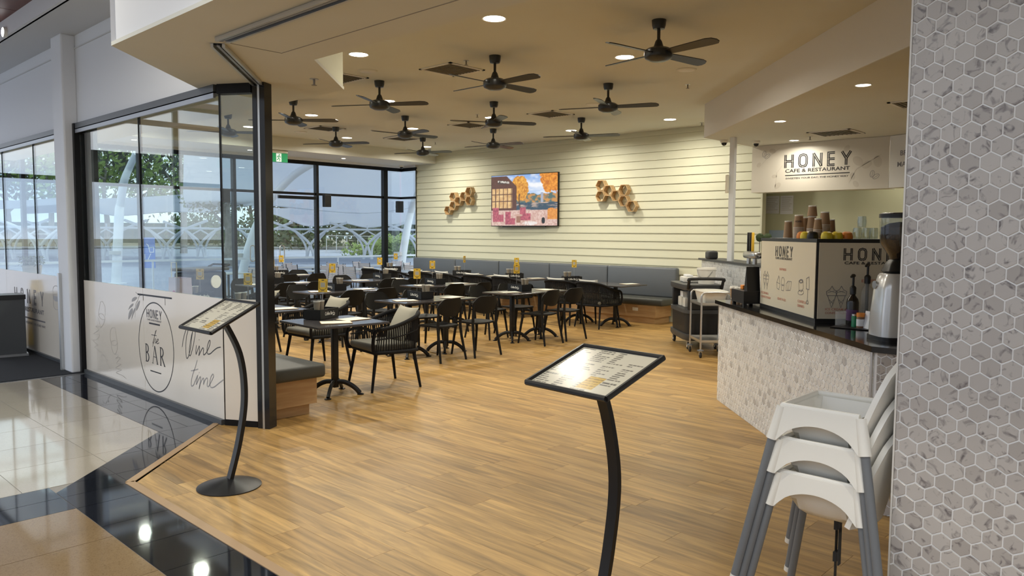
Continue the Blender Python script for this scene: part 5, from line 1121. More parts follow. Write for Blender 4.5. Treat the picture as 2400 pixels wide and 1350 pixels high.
for k, (x, z, lab) in enumerate(((10.10, 2.38, 'black speaker box hanging inside the window beside the glass doors'), (12.25, 2.30, 'black speaker box hanging at the window corner'), (7.62, 2.40, 'black speaker box hanging left of the glass doors'))):
    t = empty('speaker_box', (x, 15.55, z)); MB().rbox((0, 0, 0), (.17, .12, .29), .01).build('cabinet', 'black_matte', t); MB().b2((-.07, -.064, -.12), (.07, -.06, .12)).build('speaker_grille', 'black_satin', t); MB().b2((-.012, .06, -.02), (.012, .15, .02)).build('bracket', 'black_matte', t); tag(t, lab, 'speaker', 'black speaker boxes at the windows')

# ================================================================ MENU STANDS
def menu_stand(base, c, w, h, yaw, tilt, lab, pts, seed):
    t = empty('menu_stand', (base[0], base[1], 0)); wd = Vector((math.cos(yaw), math.sin(yaw), 0)); bk = Vector((-math.sin(yaw), math.cos(yaw), 0)); hd = bk * math.cos(tilt) + Vector((0, 0, math.sin(tilt)))
    O = Vector(c) - Vector((base[0], base[1], 0)); T = frame(O, wd, hd); W2, H2, f = w / 2, h / 2, .022
    MB().lathe([(.20, 0), (.20, .006), (.17, .018), (.08, .040), (.03, .052), (0, .053)], 40, cap=False).build('base', 'black_satin', t, True)
    P = smooth_path(pts, 8); mb = MB(); n = len(P)
    for i in range(n):
        tg = (P[min(i + 1, n - 1)] - P[max(i - 1, 0)]).normalized(); a = Vector((0, 1, 0)); b = tg.cross(a).normalized(); r1, r2 = .024, .013
        mb.v += [P[i] + a * sx * r1 + b * sy * r2 for sx, sy in ((-1, -1), (1, -1), (1, 1), (-1, 1))]
    for i in range(n - 1): mb.f += [(4 * i + k, 4 * i + (k + 1) % 4, 4 * i + 4 + (k + 1) % 4, 4 * i + 4 + k) for k in range(4)]
    mb.f += [(3, 2, 1, 0), tuple(range(4 * n - 4, 4 * n))]; mb.build('curved_pole', 'black_satin', t, True, ang=30)
    fr_ = MB().b2((-W2, -H2, -.012), (W2, H2, -.002), T).build('backing_plate', 'black_satin', t); q = MB()
    for p0, p1 in (((-W2, -H2), (W2, -H2)), ((W2, -H2), (W2, H2)), ((W2, H2), (-W2, H2)), ((-W2, H2), (-W2, -H2))): q.tube([T @ Vector((*p0, 0)), T @ Vector((*p1, 0))], .012, 8)
    q.build('snap_frame', 'black_satin', t, True)
    def pr(u, v):
        if abs(u - .5) > .485 or abs(v - .5) > .47: return (.62, .58, .46)
        if .56 < u < .76 and .08 < v < .36: return (.62, .42, .10) if not (int(v * 60) % 3 == 0 and vn(u * 90, v * 60 + seed) > .3) else (.30, .18, .05)
        col = int(u * 4); r = int(v * 46); uu = u * 4 - col
        if r % 2 == 0 and .08 < uu < .35 + .55 * hsh(col + seed, r) and hsh(col * 3 + 1, r // 9 + seed) > .12 and (r // 2) % 8 != 7: return (.16, .15, .13) if vn(u * 160, v * 3) > .30 else (.5, .47, .38)
        return (.66, .62, .50)
    paint('menu_sheet', T @ Matrix.Translation((-W2 + .008, -H2 + .008, 0)), w - .016, h - .016, 120, 92, pr, 'print_gloss', t)
    return tag(t, lab, 'menu stand', 'curved menu stands')
menu_stand((2.27, 4.66), (2.228, 4.667, 1.116), .435, .347, R(-90), R(27), 'curved black menu stand on a round base by the white film panel', [(0, 0, .03), (.075, 0, .30), (.115, 0, .58), (.085, 0, .86), (-.03, 0, 1.105)], 3)
menu_stand((2.56, 1.95), (2.42, 1.835, 1.106), .42, .362, R(-94), R(18.5), 'curved black menu stand in the middle of the foreground floor', [(-.02, -.06, .03), (.04, -.07, .30), (.05, -.09, .60), (-.02, -.10, .88), (-.13, -.115, 1.09)], 9)

# ================================================================ HIGH CHAIRS
def make_high():
    t = empty('high_chair'); xs, yf, yb = .168, .145, -.145   # rim half sizes; front +y
    def shell(outer, z0, z1, k): return None
    # side walls with arch cut, front wall and back
    def wall(p0, p1, zt, zb, arch, th=.012):
        p0, p1 = Vector(p0), Vector(p1); d = (p1 - p0); L_ = d.length; d.normalize(); n = Vector((-d.y, d.x, 0)); N_ = 20; mb = MB(); flare = .022
        A = []; B_ = []
        for i in range(N_ + 1):
            f = i / N_; b = zb + arch * max(0, 1 - ((f - .5) / .42) ** 2) ** .5 if abs(f - .5) < .42 else zb
            A.append(p0 + d * L_ * f + Vector((0, 0, zt))); q = p0 + d * (L_ * f + (f - .5) * .056 * (zt - b) / (zt - zb)) + n * flare * (zt - b) / (zt - zb) + Vector((0, 0, b)); B_.append(q)
        vs = A + B_ + [a + n * th for a in A] + [b + n * th for b in B_]; m = N_ + 1; fs = []
        for i in range(N_): fs += [(i, i + 1, m + i + 1, m + i), (2 * m + i + 1, 2 * m + i, 3 * m + i, 3 * m + i + 1), (i + 1, i, 2 * m + i, 2 * m + i + 1), (m + i, m + i + 1, 3 * m + i + 1, 3 * m + i)]
        fs += [(0, m, 3 * m, 2 * m), (N_, 2 * m + N_, 3 * m + N_, m + N_)]; mb.add(vs, fs); return mb
    wall((-xs, yb, 0), (-xs, yf, 0), .72, .585, .075).build('side_panel', 'plastic_white', t, True); wall((xs, yf, 0), (xs, yb, 0), .72, .585, .075).build('side_panel', 'plastic_white', t, True)
    wall((-xs, yf, 0), (xs, yf, 0), .72, .585, .075).build('front_panel', 'plastic_white', t, True)
    q = MB(); q.tube([(-xs, yb, .718), (-xs, yf, .718), (xs, yf, .718), (xs, yb, .718)], .013, 8); q.build('rim', 'plastic_white', t, True)
    def bowl(u, v):
        x, y = (u - .5) * 2, (v - .5) * 2; e = max(abs(x), abs(y)) ** 4
        return (x * .162, y * .14, .545 + .165 * e)
    q = MB(); q.grid(bowl, 12, 12); q.grid(lambda u, v: tuple(Vector(bowl(1 - u, v)) - Vector((0, 0, .012))), 12, 12); q.build('seat_shell', 'plastic_white', t, True)
    def bk(u, v):
        x = (u - .5) * 2; w = .172 * (1 - .45 * max(0, v - .45) ** 2 * 2); z = .56 + .375 * v * (1 - .16 * x * x * v); y = -.140 - .085 * v - .04 * (1 - x * x) * .6
        y += .10 * (x * x) * (1 - v) ** 2 * .25
        return ((x * w, y, z), Vector((-.3 * x, 1, .25)).normalized())
    MB().sheet(bk, 14, 14, .022).build('backrest', 'plastic_white', t, True)
    for sx, sy in ((-1, 1), (1, 1), (-1, -1), (1, -1)):
        x0, y0 = sx * (xs + .004), sy * .15; x1, y1 = sx * .262, sy * .285; k = (.72 - .62) / .72
        o = MB().tube([(x0 + (x1 - x0) * .15, y0 + (y1 - y0) * .15, .62), (x1, y1, .006)], .0165, 12).build('leg', 'leg_grey', t, True); MB().cyl((x1, y1, 0), (x1 - (x1 - x0) * .03, y1 - (y1 - y0) * .03, .022), .0185, n=12).build('foot_cap', 'plastic_white', o, True)
        MB().tube([(x0 - sx * .004, y0, .716), (x0 + (x1 - x0) * .20, y0 + (y1 - y0) * .20, .585)], [.020, .023], 12).build('leg_socket', 'plastic_white', t, True)
    MB().b2((.045, .0, .24), (.065, .004, .51)).build('strap', 'strap', t); MB().b2((-.06, -.05, .36), (-.035, -.046, .51)).build('strap', 'strap', t); MB().b2((.038, -.006, .33), (.072, .008, .37)).build('buckle', 'strap', t)
    return t
hiP = Proto(make_high())
for k in range(3): hiP.put((3.05, 1.112, .132 * k), R(0), 'white high chair with grey legs, %s of the stack by the pillar' % ('bottom', 'middle', 'top')[k], 'high chair', 'stacked white high chairs')

# ================================================================ TROLLEYS
tr = empty('service_trolley', (10.10, 5.80, 0), R(45)); tag(tr, 'black plastic service trolley with a rounded side against the back bar', 'trolley')
def rsec(w, d, z, n=24, k=5): return gsec(w, d, z, k)
loft(MB(), [gsec(.50, .26, .13, 6), gsec(.52, .275, .16, 6), gsec(.52, .275, .22, 6)]).build('base_deck', 'trolley_grey', tr, True)
loft(MB(), [gsec(.49, .245, .22, 6), gsec(.50, .255, .52, 6)]).build('lower_panel', 'trolley', tr, True); loft(MB(), [gsec(.52, .275, .52, 6), gsec(.52, .275, .57, 6)]).build('middle_shelf', 'trolley_grey', tr, True)
for x in (-.46, .46): MB().rbox((x, 0, .72), (.07, .46, .34), .03).build('end_post', 'trolley', tr, True)
MB().b2((-.42, -.20, .57), (.42, -.17, .86)).build('back_panel', 'black_matte', tr)
loft(MB(), [gsec(.52, .275, .85, 6), gsec(.53, .285, .88, 6), gsec(.53, .285, .93, 6)]).build('top_tray', 'trolley_grey', tr, True)
q = MB(); q.tube(smooth_path([(-.50, -.24, .88), (-.56, -.24, .98), (-.58, -.22, 1.02), (-.58, .22, 1.02), (-.56, .24, .98), (-.50, .24, .88)], 4), .022, 10); q.build('push_handle', 'trolley', tr, True)
for x in (-.42, .42):
    for y in (-.2, .2): o = MB().lathe([(.052, -.016), (.055, -.01), (.055, .01), (.052, .016)], 20, T=frame((x, y, .056), (1, 0, 0), (0, 0, 1))).build('caster', 'tyre', tr, True); MB().b2((x - .02, y - .025, .06), (x + .02, y + .025, .135)).build('caster_fork', 'brushed', tr); MB().lathe([(.026, -.018), (.026, .018)], 14, T=frame((x, y, .056), (1, 0, 0), (0, 0, 1))).build('wheel_hub', 'plastic_white', o)
def tr_at(a, b, z): c_, s_ = math.cos(R(45)), math.sin(R(45)); return (10.10 + a * c_ - b * s_, 5.80 + a * s_ + b * c_, z)
for k, (a, m, w) in enumerate(((.25, 'paper_white', .20), (.02, 'clear_plastic', .16))):
    t = empty('storage_tub', tr_at(a, .08, .571), R(45)); MB().rbox((0, 0, .07), (w, .18, .14), .015).build('tub', 'plastic_white', t, True); MB().b2((-w / 2 + .02, -.06, .14), (w / 2 - .02, .06, .22)).build('contents', m, t); tag(t, '%s cutlery tub on the middle shelf of the black trolley' % ('left', 'right')[k], 'tub')
t = empty('white_bucket', tr_at(-.22, -.10, .931)); MB().lathe([(.115, 0), (.135, .20), (.142, .205), (.142, .225), (.138, .235), (.13, .20), (.11, .01)], 26, cap=False).build('bucket_body', 'plastic_white', t, True); MB().lathe([(.137, .226), (.0, .228)], 26, cap=False).build('bucket_lid', 'plastic_white', t); MB().tube(smooth_path([(-.10, .10, .21), (-.14, .05, .12), (-.12, -.06, .09), (-.06, -.13, .19)], 5), .004, 6).build('wire_handle', 'steel', t, True); tag(t, 'white lidded bucket with wire handle on the black trolley', 'bucket')
t = empty('paper_pile', tr_at(.22, .02, .931), R(40)); MB().rbox((0, 0, .04), (.36, .26, .08), .02).build('tray_paper', 'receipt', t, True); MB().rbox((.02, .03, .095), (.30, .10, .03), .012).build('roll', 'paper_white', t, True); tag(t, 'pile of cream papers and cloths on top of the black trolley', 'paper pile')
st = empty('steel_trolley', (9.42, 5.17, 0), R(45)); tag(st, 'small stainless steel trolley in front of the black trolley', 'trolley')
for y in (-.2, .2):
    for x in (-.27, .27): q = MB(); q.tube([(x, y, .10), (x, y, .80)], .014, 10); q.build('upright', 'steel', st, True); o = MB().lathe([(.036, -.012), (.04, -.006), (.04, .006), (.036, .012)], 16, T=frame((x, y, .041), (1, 0, 0), (0, 0, 1))).build('caster', 'tyre', st, True); MB().lathe([(.045, .10), (.045, .112), (.02, .12)], 14, c=(x, y, -.005)).build('bumper', 'leg_grey', st, True); MB().b2((x - .012, y - .02, .04), (x + .012, y + .02, .10)).build('caster_fork', 'brushed', o)
for x in (-.27, .27): MB().tube(smooth_path([(x, -.2, .79), (x, -.19, .85), (x, -.13, .875), (x, .13, .875), (x, .19, .85), (x, .2, .79)], 4), .014, 10).build('top_hoop', 'steel', st, True)
for z in (.20, .70): q = MB(); q.b2((-.28, -.21, z), (.28, .21, z + .012)); q.b2((-.28, -.21, z), (-.27, .21, z + .04)); q.b2((.27, -.21, z), (.28, .21, z + .04)); q.b2((-.28, -.21, z), (.28, -.20, z + .04)); q.b2((-.28, .20, z), (.28, .21, z + .04)); q.build('shelf', 'brushed', st)
t = empty('white_tub', (9.42, 5.17, .7125), R(45)); q = MB(); sec = [gsec(.20, .14, 0, 6), gsec(.245, .175, .16, 6), gsec(.265, .19, .165, 6), gsec(.265, .19, .175, 6), gsec(.235, .165, .172, 6), gsec(.195, .135, .012, 6)]; loft(q, sec); q.build('tub_body', 'plastic_white', t, True); tag(t, 'white plastic bus tub on the steel trolley', 'tub')

# ================================================================ LEFT EDGE THINGS
t = empty('umbrella_stand', (2.70, 11.72, .0125), R(-8)); tag(t, 'dark grey box stand with a black lid on the entrance mat', 'stand'); MB().b2((-.22, -.28, .03), (.18, .28, .74)).build('cabinet', 'trolley_grey', t); MB().b2((-.23, -.29, .74), (.19, .10, .80)).build('lid', 'black_satin', t); MB().b2((-.21, .10, .74), (.18, .28, .76)).build('white_tray', 'paper_white', t); q = MB()
for x in (-.225,):
    for y in (-.2, -.08): q.b2((x, y, .06), (x + .01, y + .05, .72))
q.build('white_strip', 'plastic_white', t); MB().b2((-.25, -.3, 0), (.2, .3, .03)).build('foot_plate', 'steel', t)
t = empty('wet_floor_sign', (2.70, 12.55, .0125)); tag(t, 'yellow plastic wet floor cone behind the dark box stand', 'floor sign'); loft(MB(), [gsec(.17, .15, 0, 6), gsec(.16, .14, .06, 6), gsec(.07, .06, .86, 6), gsec(.06, .05, .88, 6)]).build('cone_body', 'yellow', t, True); loft(MB(), [gsec(.065, .055, .88, 6), gsec(.065, .055, .92, 6)]).build('cone_cap', 'yellow', t, True)
# waiter station seen through the glass
t = empty('drink_trolley', (6.3, 13.9, 0), R(20)); tag(t, 'black prep trolley with a round white dial behind the glass', 'trolley'); MB().rbox((0, 0, .5), (.8, .5, .8), .04).build('cabinet', 'trolley', t, True); MB().rbox((0, 0, .95), (.9, .55, .06), .02).build('top_tray', 'trolley_grey', t, True); MB().lathe([(.12, 0), (.12, .02), (0, .021)], 26, T=frame((.1, -.26, .72), (1, 0, 0), (0, 0, 1)), cap=False).build('white_dial', 'cup_white', t, True); MB().tube([(.4, -.2, .98), (.52, -.2, 1.02), (.52, .2, 1.02), (.4, .2, .98)], .02, 8).build('push_handle', 'trolley', t, True)
for k, (x, y) in enumerate(((-.35, -.2), (.35, -.2), (-.35, .2), (.35, .2))): MB().lathe([(.045, -.015), (.05, 0), (.045, .015)], 14, T=frame((x, y, .05), (1, 0, 0), (0, 0, 1))).build('caster', 'tyre', t, True); MB().b2((x - .02, y - .02, .05), (x + .02, y + .02, .12)).build('caster_fork', 'brushed', t)
# display fridge dressing just inside the glass
for k, (y, z) in enumerate(((7.55, 1.08), (10.55, 1.08))):
    t = empty('gift_bag', (3.215, y, (.873, .862)[k]), R(5)); 
    MB().add([(-.07, -.11, 0), (.07, -.11, 0), (.07, .11, 0), (-.07, .11, 0), (-.06, -.105, .32), (.06, -.105, .32), (.06, .105, .32), (-.06, .105, .32)], [(3, 2, 1, 0), (0, 1, 5, 4), (1, 2, 6, 5), (2, 3, 7, 6), (3, 0, 4, 7)]).build('paper_bag', 'pvc_pink', t); MB().tube([(-.06, -.05, .32), (-.06, -.05, .47), (-.06, .05, .47), (-.06, .05, .32)], .006, 6).build('bag_handle', 'cup_white', t); MB().lathe([(.035, 0), (0, .001)], 18, T=frame((-.0665, 0, .16), (0, -1, 0), (0, 0, 1)), cap=False).build('round_logo', 'magenta', t)
    tag(t, 'pink paper gift bag standing %s' % ('on the near bench back behind the BAR film' , 'behind the glass left of the white column')[k], 'bag', 'pink gift bags')
t = empty('potted_shrub', (3.28, 12.75, .8605)); MB().lathe([(.09, 0), (.13, .28), (.12, .28), (.08, .02)], 20, cap=False).build('pot', 'pot_stone', t, True); q = MB(); g = random.Random(5)
for _ in range(260):
    a = g.uniform(0, 6.28); r_ = g.uniform(0, .17); p = Vector((r_ * math.cos(a), r_ * math.sin(a), .27 + g.uniform(0, .14))); d1 = Vector((g.uniform(-1, 1), g.uniform(-1, 1), g.uniform(-.3, 1))).normalized() * .025; d2 = d1.orthogonal().normalized() * .010; q.add([p - d1, p + d2, p + d1, p - d2], [(0, 1, 2, 3)])
q.build('foliage', 'leaf_mid', t); tag(t, 'low green shrub in a stone pot behind the far left shopfront glass', 'plant')
sh_ = empty('shelf_ledge', (3.27, 10.8, .80)); tag(sh_, 'narrow white ledge behind the shopfront glass', 'shelf'); MB().b2((-.17, -1.0, .03), (.10, 3.4, .06)).build('board', 'paper_white', sh_)
for k in range(4): MB().b2((-.15, -.95 + 1.28 * k, -.80), (-.11, -.91 + 1.28 * k, .03)).build('bracket_leg', 'brushed', sh_)
# ================================================================ OUTSIDE
mb = MB(); mb.b2((-90, 15.95, -.35), (150, 160, -.16)); struct(mb.build('ground_car_park', 'asphalt'), 'grey asphalt car park outside the windows')
mb = MB(); mb.b2((3.0, 15.85, -.3), (20, 21.6, -.15)); struct(mb.build('floor_patio', 'patio'), 'paved patio outside the windows')
mb = MB(); mb.prism([(-60, 88), (30, 80), (58, 60), (120, 20), (150, 20), (150, 160), (-60, 160)], -.1, .02); struct(mb.build('ground_verge', 'verge'), 'brown mulch verge beyond the road')
mb = MB(); mb.prism([(-60, 87.6), (30, 79.6), (58, 59.6), (120, 19.6), (120, 20), (58, 60), (30, 80), (-60, 88)], -.1, .09); struct(mb.build('kerb', 'kerb'), 'pale kerb along the verge')
def dep(x, y, d):
    v = _fw + _r * ((x - 1200) / 1790) - _u * ((y - 675) / 1790); p = Vector((0, 0, 1.65)) + v * d; return p
# patio rail
t = empty('patio_rail', (12.5, 21.7, 0)); tag(t, 'white metal rail along the patio edge', 'rail'); MB().b2((-10, -.03, .80), (8, .03, .86)).build('top_rail', 'steel_white', t)
for i in range(10): MB().b2((-10 + 2 * i - .02, -.02, -.16), (-10 + 2 * i + .02, .02, .80)).build('rail_post', 'steel_white', t)
# curved steel arches that carry the shade canopies
def arch(pts, r, lab, base):
    t = empty('canopy_arch', (pts[0][0], pts[0][1], -.16)); o = Vector(t.location); P = smooth_path([Vector(p) - o for p in pts], 6); n = len(P)
    MB().tube(P, [r * (1.15 - .45 * i / n) for i in range(n)], 12).build('arch_tube', 'steel_white', t, True); MB().lathe([(r * 2.4, 0), (r * 2.4, .03), (r * 1.2, .04)], 20).build('base_plate', 'steel_white', t, True); MB().lathe([(r * 1.35, 1.0), (r * 1.35, 1.12)], 14).build('collar_band', 'kerb', t, True); tag(t, lab, 'arch', 'white canopy arches')
A1 = [dep(560, 655, 24), dep(585, 575, 24), dep(620, 490, 24), dep(650, 450, 24), dep(690, 410, 23), dep(740, 380, 22), dep(800, 352, 21)]; A1[0].z = -.16; arch(A1, .13, 'curved white canopy arch rising behind the glass doors', 0)
A2 = [dep(934, 645, 27), dep(950, 560, 27), dep(965, 490, 27), dep(985, 440, 26), dep(1010, 400, 25)]; A2[0].z = -.16; arch(A2, .13, 'curved white canopy arch beside the siding corner', 0)
A3 = [dep(272, 645, 26), dep(279, 507, 26), dep(283, 477, 26), dep(290, 428, 25), dep(304, 391, 25), dep(320, 357, 24)]; A3[0].z = -.16; arch(A3, .14, 'curved white canopy arch seen through the left shopfront glass', 0)
def canopy(rows, lab):
    n = len(rows[0]); m = len(rows); t = empty('shade_canopy', (rows[0][0][0], rows[0][0][1], 0)); o = Vector(t.location)
    cols = [smooth_path([Vector(r[i]) - o for r in rows], 5) for i in range(n)]; full = [smooth_path([c[k] for c in cols], 5) for k in range(len(cols[0]))]
    mb = MB(); w = len(full[0]); mb.add([p for r in full for p in r], [(j * w + i, j * w + i + 1, (j + 1) * w + i + 1, (j + 1) * w + i) for j in range(len(full) - 1) for i in range(w - 1)]); mb.build('membrane', 'membrane', t, True, ang=180)
    MB().tube(full[-1], .05, 6).build('edge_cable', 'steel_white', t, True); tag(t, lab, 'canopy', 'white shade canopies')
canopy([[dep(x, y, 17.6) for x, y in ((430, 330), (560, 335), (700, 318), (850, 330), (1010, 345))], [dep(x, y, 24) for x, y in ((430, 400), (560, 410), (700, 392), (850, 412), (1010, 420))], [dep(x, y, 33) for x, y in ((430, 462), (560, 455), (650, 448), (850, 470), (1010, 462))], [dep(x, y, 40) for x, y in ((440, 488), (560, 484), (620, 480), (850, 499), (1010, 478))]], 'large white shade canopy over the patio beyond the doors')
canopy([[dep(x, y, 42) for x, y in ((590, 478), (660, 488), (725, 482), (800, 490), (862, 488), (930, 484), (1010, 480))], [dep(x, y, 48) for x, y in ((590, 486), (660, 500), (725, 507), (800, 505), (862, 512), (930, 504), (1010, 500))], [dep(x, y, 55) for x, y in ((590, 486), (655, 506), (725, 530), (800, 522), (862, 533), (930, 525), (1010, 527))]], 'far white shade canopy drooping to two points')
canopy([[dep(x, y, 38) for x, y in ((60, 470), (200, 466), (330, 462), (470, 452), (540, 446))], [dep(x, y, 46) for x, y in ((60, 488), (200, 480), (330, 484), (470, 478), (540, 470))], [dep(x, y, 54) for x, y in ((60, 500), (200, 496), (280, 505), (400, 496), (540, 500))]], 'white shade canopy seen through the left shopfront glass')
canopy([[dep(x, y, 44) for x, y in ((-260, 470), (-120, 462), (30, 470), (150, 462))], [dep(x, y, 50) for x, y in ((-260, 486), (-120, 478), (30, 480), (150, 470))], [dep(x, y, 58) for x, y in ((-260, 500), (-120, 492), (30, 488), (150, 480))]], 'white shade canopy at the far left edge')
def make_truss():
    t = empty('truss_arch'); k = 1.4 / 50
    for s in (-1, 1):
        MB().tube(smooth_path([Vector((s * a, 0, b)) for a, b in ((.25, 0), (0, .92), (-.53, 1.5), (-1.23, 1.96), (-2.5, 2.45))], 5), .085, 8).build('crossing_tube', 'steel_white', t, True)
        MB().tube(smooth_path([Vector((s * a, .1, b)) for a, b in ((-.3, 0), (-.28, .6), (-.5, 1.2), (-.95, 1.75))], 5), .07, 8).build('outer_tube', 'steel_white', t, True)
        MB().tube([(s * .62, 0, 1.55), (0, 0, 1.9)], .05, 8).build('strut', 'steel_white', t, True)
    MB().tube([(-2.6, 0, 1.98), (2.6, 0, 1.98)], .07, 8).build('cross_beam', 'steel_white', t, True); MB().cyl((0, 0, 1.85), (0, 0, 2.25), .05, n=8).build('peak_post', 'steel_white', t, True); return t
trP = Proto(make_truss())
for k, (px, d) in enumerate(((861, 51), (727, 51), (600, 52), (985, 50), (470, 52), (390, 46), (250, 47), (145, 50), (95, 42), (20, 47))):
    p = dep(px, 560, d); trP.put((p.x, p.y, -.16), TH - R(90), 'crossed white truss arch carrying the canopies, number %s from the siding corner' % ('two', 'three', 'four', 'one', 'five', 'six', 'seven', 'eight', 'nine', 'ten')[k], 'truss', 'crossed truss arches in the car park')
# greenery
def leaves(mb, c, r, n, s, flat=1.0, seed=0):
    g = random.Random(seed)
    for _ in range(n):
        while True:
            v = Vector((g.uniform(-1, 1), g.uniform(-1, 1), g.uniform(-1, 1)))
            if .25 < v.length < 1: break
        p = Vector(c) + Vector((v.x * r[0], v.y * r[1], v.z * r[2])); a = Vector((g.uniform(-1, 1), g.uniform(-1, 1), g.uniform(-1, 1))).normalized(); b = a.orthogonal().normalized(); q = s * g.uniform(.6, 1.3)
        mb.add([p - a * q - b * q * .4, p + b * q * .6 - a * q * .2, p + a * q + b * q * .1, p - b * q * .6 + a * q * .1], [(0, 1, 2, 3)])
def tree(loc, h, cr, blobs, n, s, m, lab, trunk=.25, seed=1, cat='tree', group='trees beyond the car park', bare=.35):
    g = random.Random(seed); t = empty('leafy_tree' if cat == 'tree' else 'garden_bush', loc); mb = MB()
    for i in range(blobs):
        a = g.uniform(0, 6.28); q = g.uniform(.15, .8) * cr; c = (q * math.cos(a), q * math.sin(a), h * g.uniform(bare + .15, .9)); rr = cr * g.uniform(.3, .55); leaves(mb, c, (rr, rr, rr * .7), n // blobs, s, seed=seed * 31 + i)
    mb.build('foliage', m, t)
    if trunk:
        q = MB(); q.tube([(0, 0, -.1), (.1, 0, h * .25), (-.1, .1, h * .5), (.2, 0, h * .75)], [trunk * 1.25, trunk, trunk * .7, trunk * .3], 8)
        for i in range(4): a = 1.6 * i + seed; q.tube([(0, 0, h * (.3 + .1 * i)), (cr * .4 * math.cos(a), cr * .4 * math.sin(a), h * (.5 + .1 * i))], [trunk * .5, trunk * .15], 6)
        q.build('trunk', 'bark', t, True)
    tag(t, lab, cat, group)
tl = [(668, 84, 9, 5, 'leaf_dark', 'pale-trunked tree behind the glass doors'), (590, 92, 10, 6, 'leaf_mid', 'mid green tree left of the pale-trunked tree'), (760, 95, 9, 6, 'leaf_dark', 'dark tree behind the drooping canopy points'), (830, 90, 8, 5, 'leaf_grey', 'grey-green tree above the wire fence'), (900, 96, 9, 6, 'leaf_dark', 'dark tree right of the crossed arches'), (975, 92, 9, 6, 'leaf_dark', 'dark tree beside the siding corner'), (535, 38, 6.0, 2.6, 'leaf_mid', 'slim tree standing just outside the shopfront corner'), (430, 60, 13, 6, 'leaf_grey', 'tall dark-leaved tree against the sky in the left glass'), (250, 66, 10, 7, 'leaf_light', 'bright yellow-green tree in the left glass'), (120, 70, 14, 7, 'leaf_grey', 'tall spreading tree at the far left pane'), (20, 74, 11, 7, 'leaf_mid', 'rounded green tree at the left picture edge'), (-140, 70, 12, 7, 'leaf_mid', 'green tree outside the mall entrance'), (330, 90, 11, 7, 'leaf_mid', 'middle green tree between the bright and the tall ones')]
for k, (px, d, h, cr_, m, lab) in enumerate(tl):
    p = dep(px, 560, d); tree((p.x, p.y, 0), h, cr_, 14, 1700, .30 if d > 45 else .11, m, lab, .42 if k == 0 else .22, seed=k + 3)
for k, (px, d, h, cr_, m, lab) in enumerate(((800, 78, 4.2, 7, 'leaf_dark', 'dark shrub mass behind the wire fence'), (720, 84, 4, 6, 'leaf_mid', 'green shrub right of the pale trunk'), (620, 86, 3.6, 6, 'leaf_mid', 'green shrub left of the pale trunk'), (905, 72, 4, 6, 'leaf_dark', 'dark shrub behind the fence right of the arches'), (965, 70, 4, 5, 'leaf_dark', 'dark shrub at the siding corner'), (875, 58, 1.0, 2.6, 'leaf_light', 'bright grass clump beneath the crossed arches'), (950, 56, 1.1, 2.6, 'leaf_light', 'bright grass clump at the siding corner'), (500, 88, 3.5, 7, 'leaf_mid', 'green shrub behind the door on the left'))):
    p = dep(px, 560, d); tree((p.x, p.y, 0), h, cr_, 10, 1300, .28 if d > 65 else .16, m, lab, 0, seed=k + 40, cat='bush', group='bushes beyond the car park', bare=0.0)
# wire fence
t = empty('wire_fence', tuple(dep(765, 560, 66).xy) + (0,)); tag(t, 'grey wire fence with slim posts along the verge', 'fence'); o = Vector(t.location); a, b = dep(765, 560, 66), dep(985, 560, 55); a.z = b.z = 0; q = MB()
for i in range(9): p = a.lerp(b, i / 8) - o; MB().cyl((p.x, p.y, 0), (p.x, p.y, 1.35), .035, n=8).build('fence_post', 'kerb', t)
MB().tube([a - o + Vector((0, 0, 1.33)), b - o + Vector((0, 0, 1.33))], .03, 6).build('top_wire', 'kerb', t)
for i in range(5): q.tube([a - o + Vector((0, 0, .2 + .25 * i)), b - o + Vector((0, 0, .2 + .25 * i))], .006, 4)
q.build('wire_strands', 'kerb', t)
mb = MB(); pa, pb = dep(-250, 560, 98), dep(560, 560, 104); mb.add([(pa.x, pa.y, 0), (pb.x, pb.y, 0), (pb.x, pb.y, 2.7), (pa.x, pa.y, 2.7), (pa.x + .1, pa.y + .1, 0), (pb.x + .1, pb.y + .1, 0), (pb.x + .1, pb.y + .1, 2.7), (pa.x + .1, pa.y + .1, 2.7)], [(0, 1, 2, 3), (7, 6, 5, 4), (3, 2, 6, 7)]); tag(mb.build('screen_fence', 'green_screen'), 'long dark green screen fence behind the trusses', 'fence')
p = dep(700, 560, 80); t = empty('white_trailer', (p.x, p.y, 0), TH - R(90)); tag(t, 'white box trailer with a red top on the verge', 'trailer'); MB().rbox((0, 0, .75), (1.25, .9, .85), .05).build('box', 'car_white', t); MB().b2((-.62, -.45, 1.17), (.62, .45, 1.24)).build('red_top', 'red_paint', t); MB().b2((-1.3, -.05, .35), (-.6, .05, .42)).build('drawbar', 'tyre', t)
for s in (-1, 1): MB().lathe([(.22, -.08), (.24, 0), (.22, .08)], 16, T=frame((.15, s * .42, .24), (1, 0, 0), (0, 0, 1))).build('wheel', 'tyre', t, True)
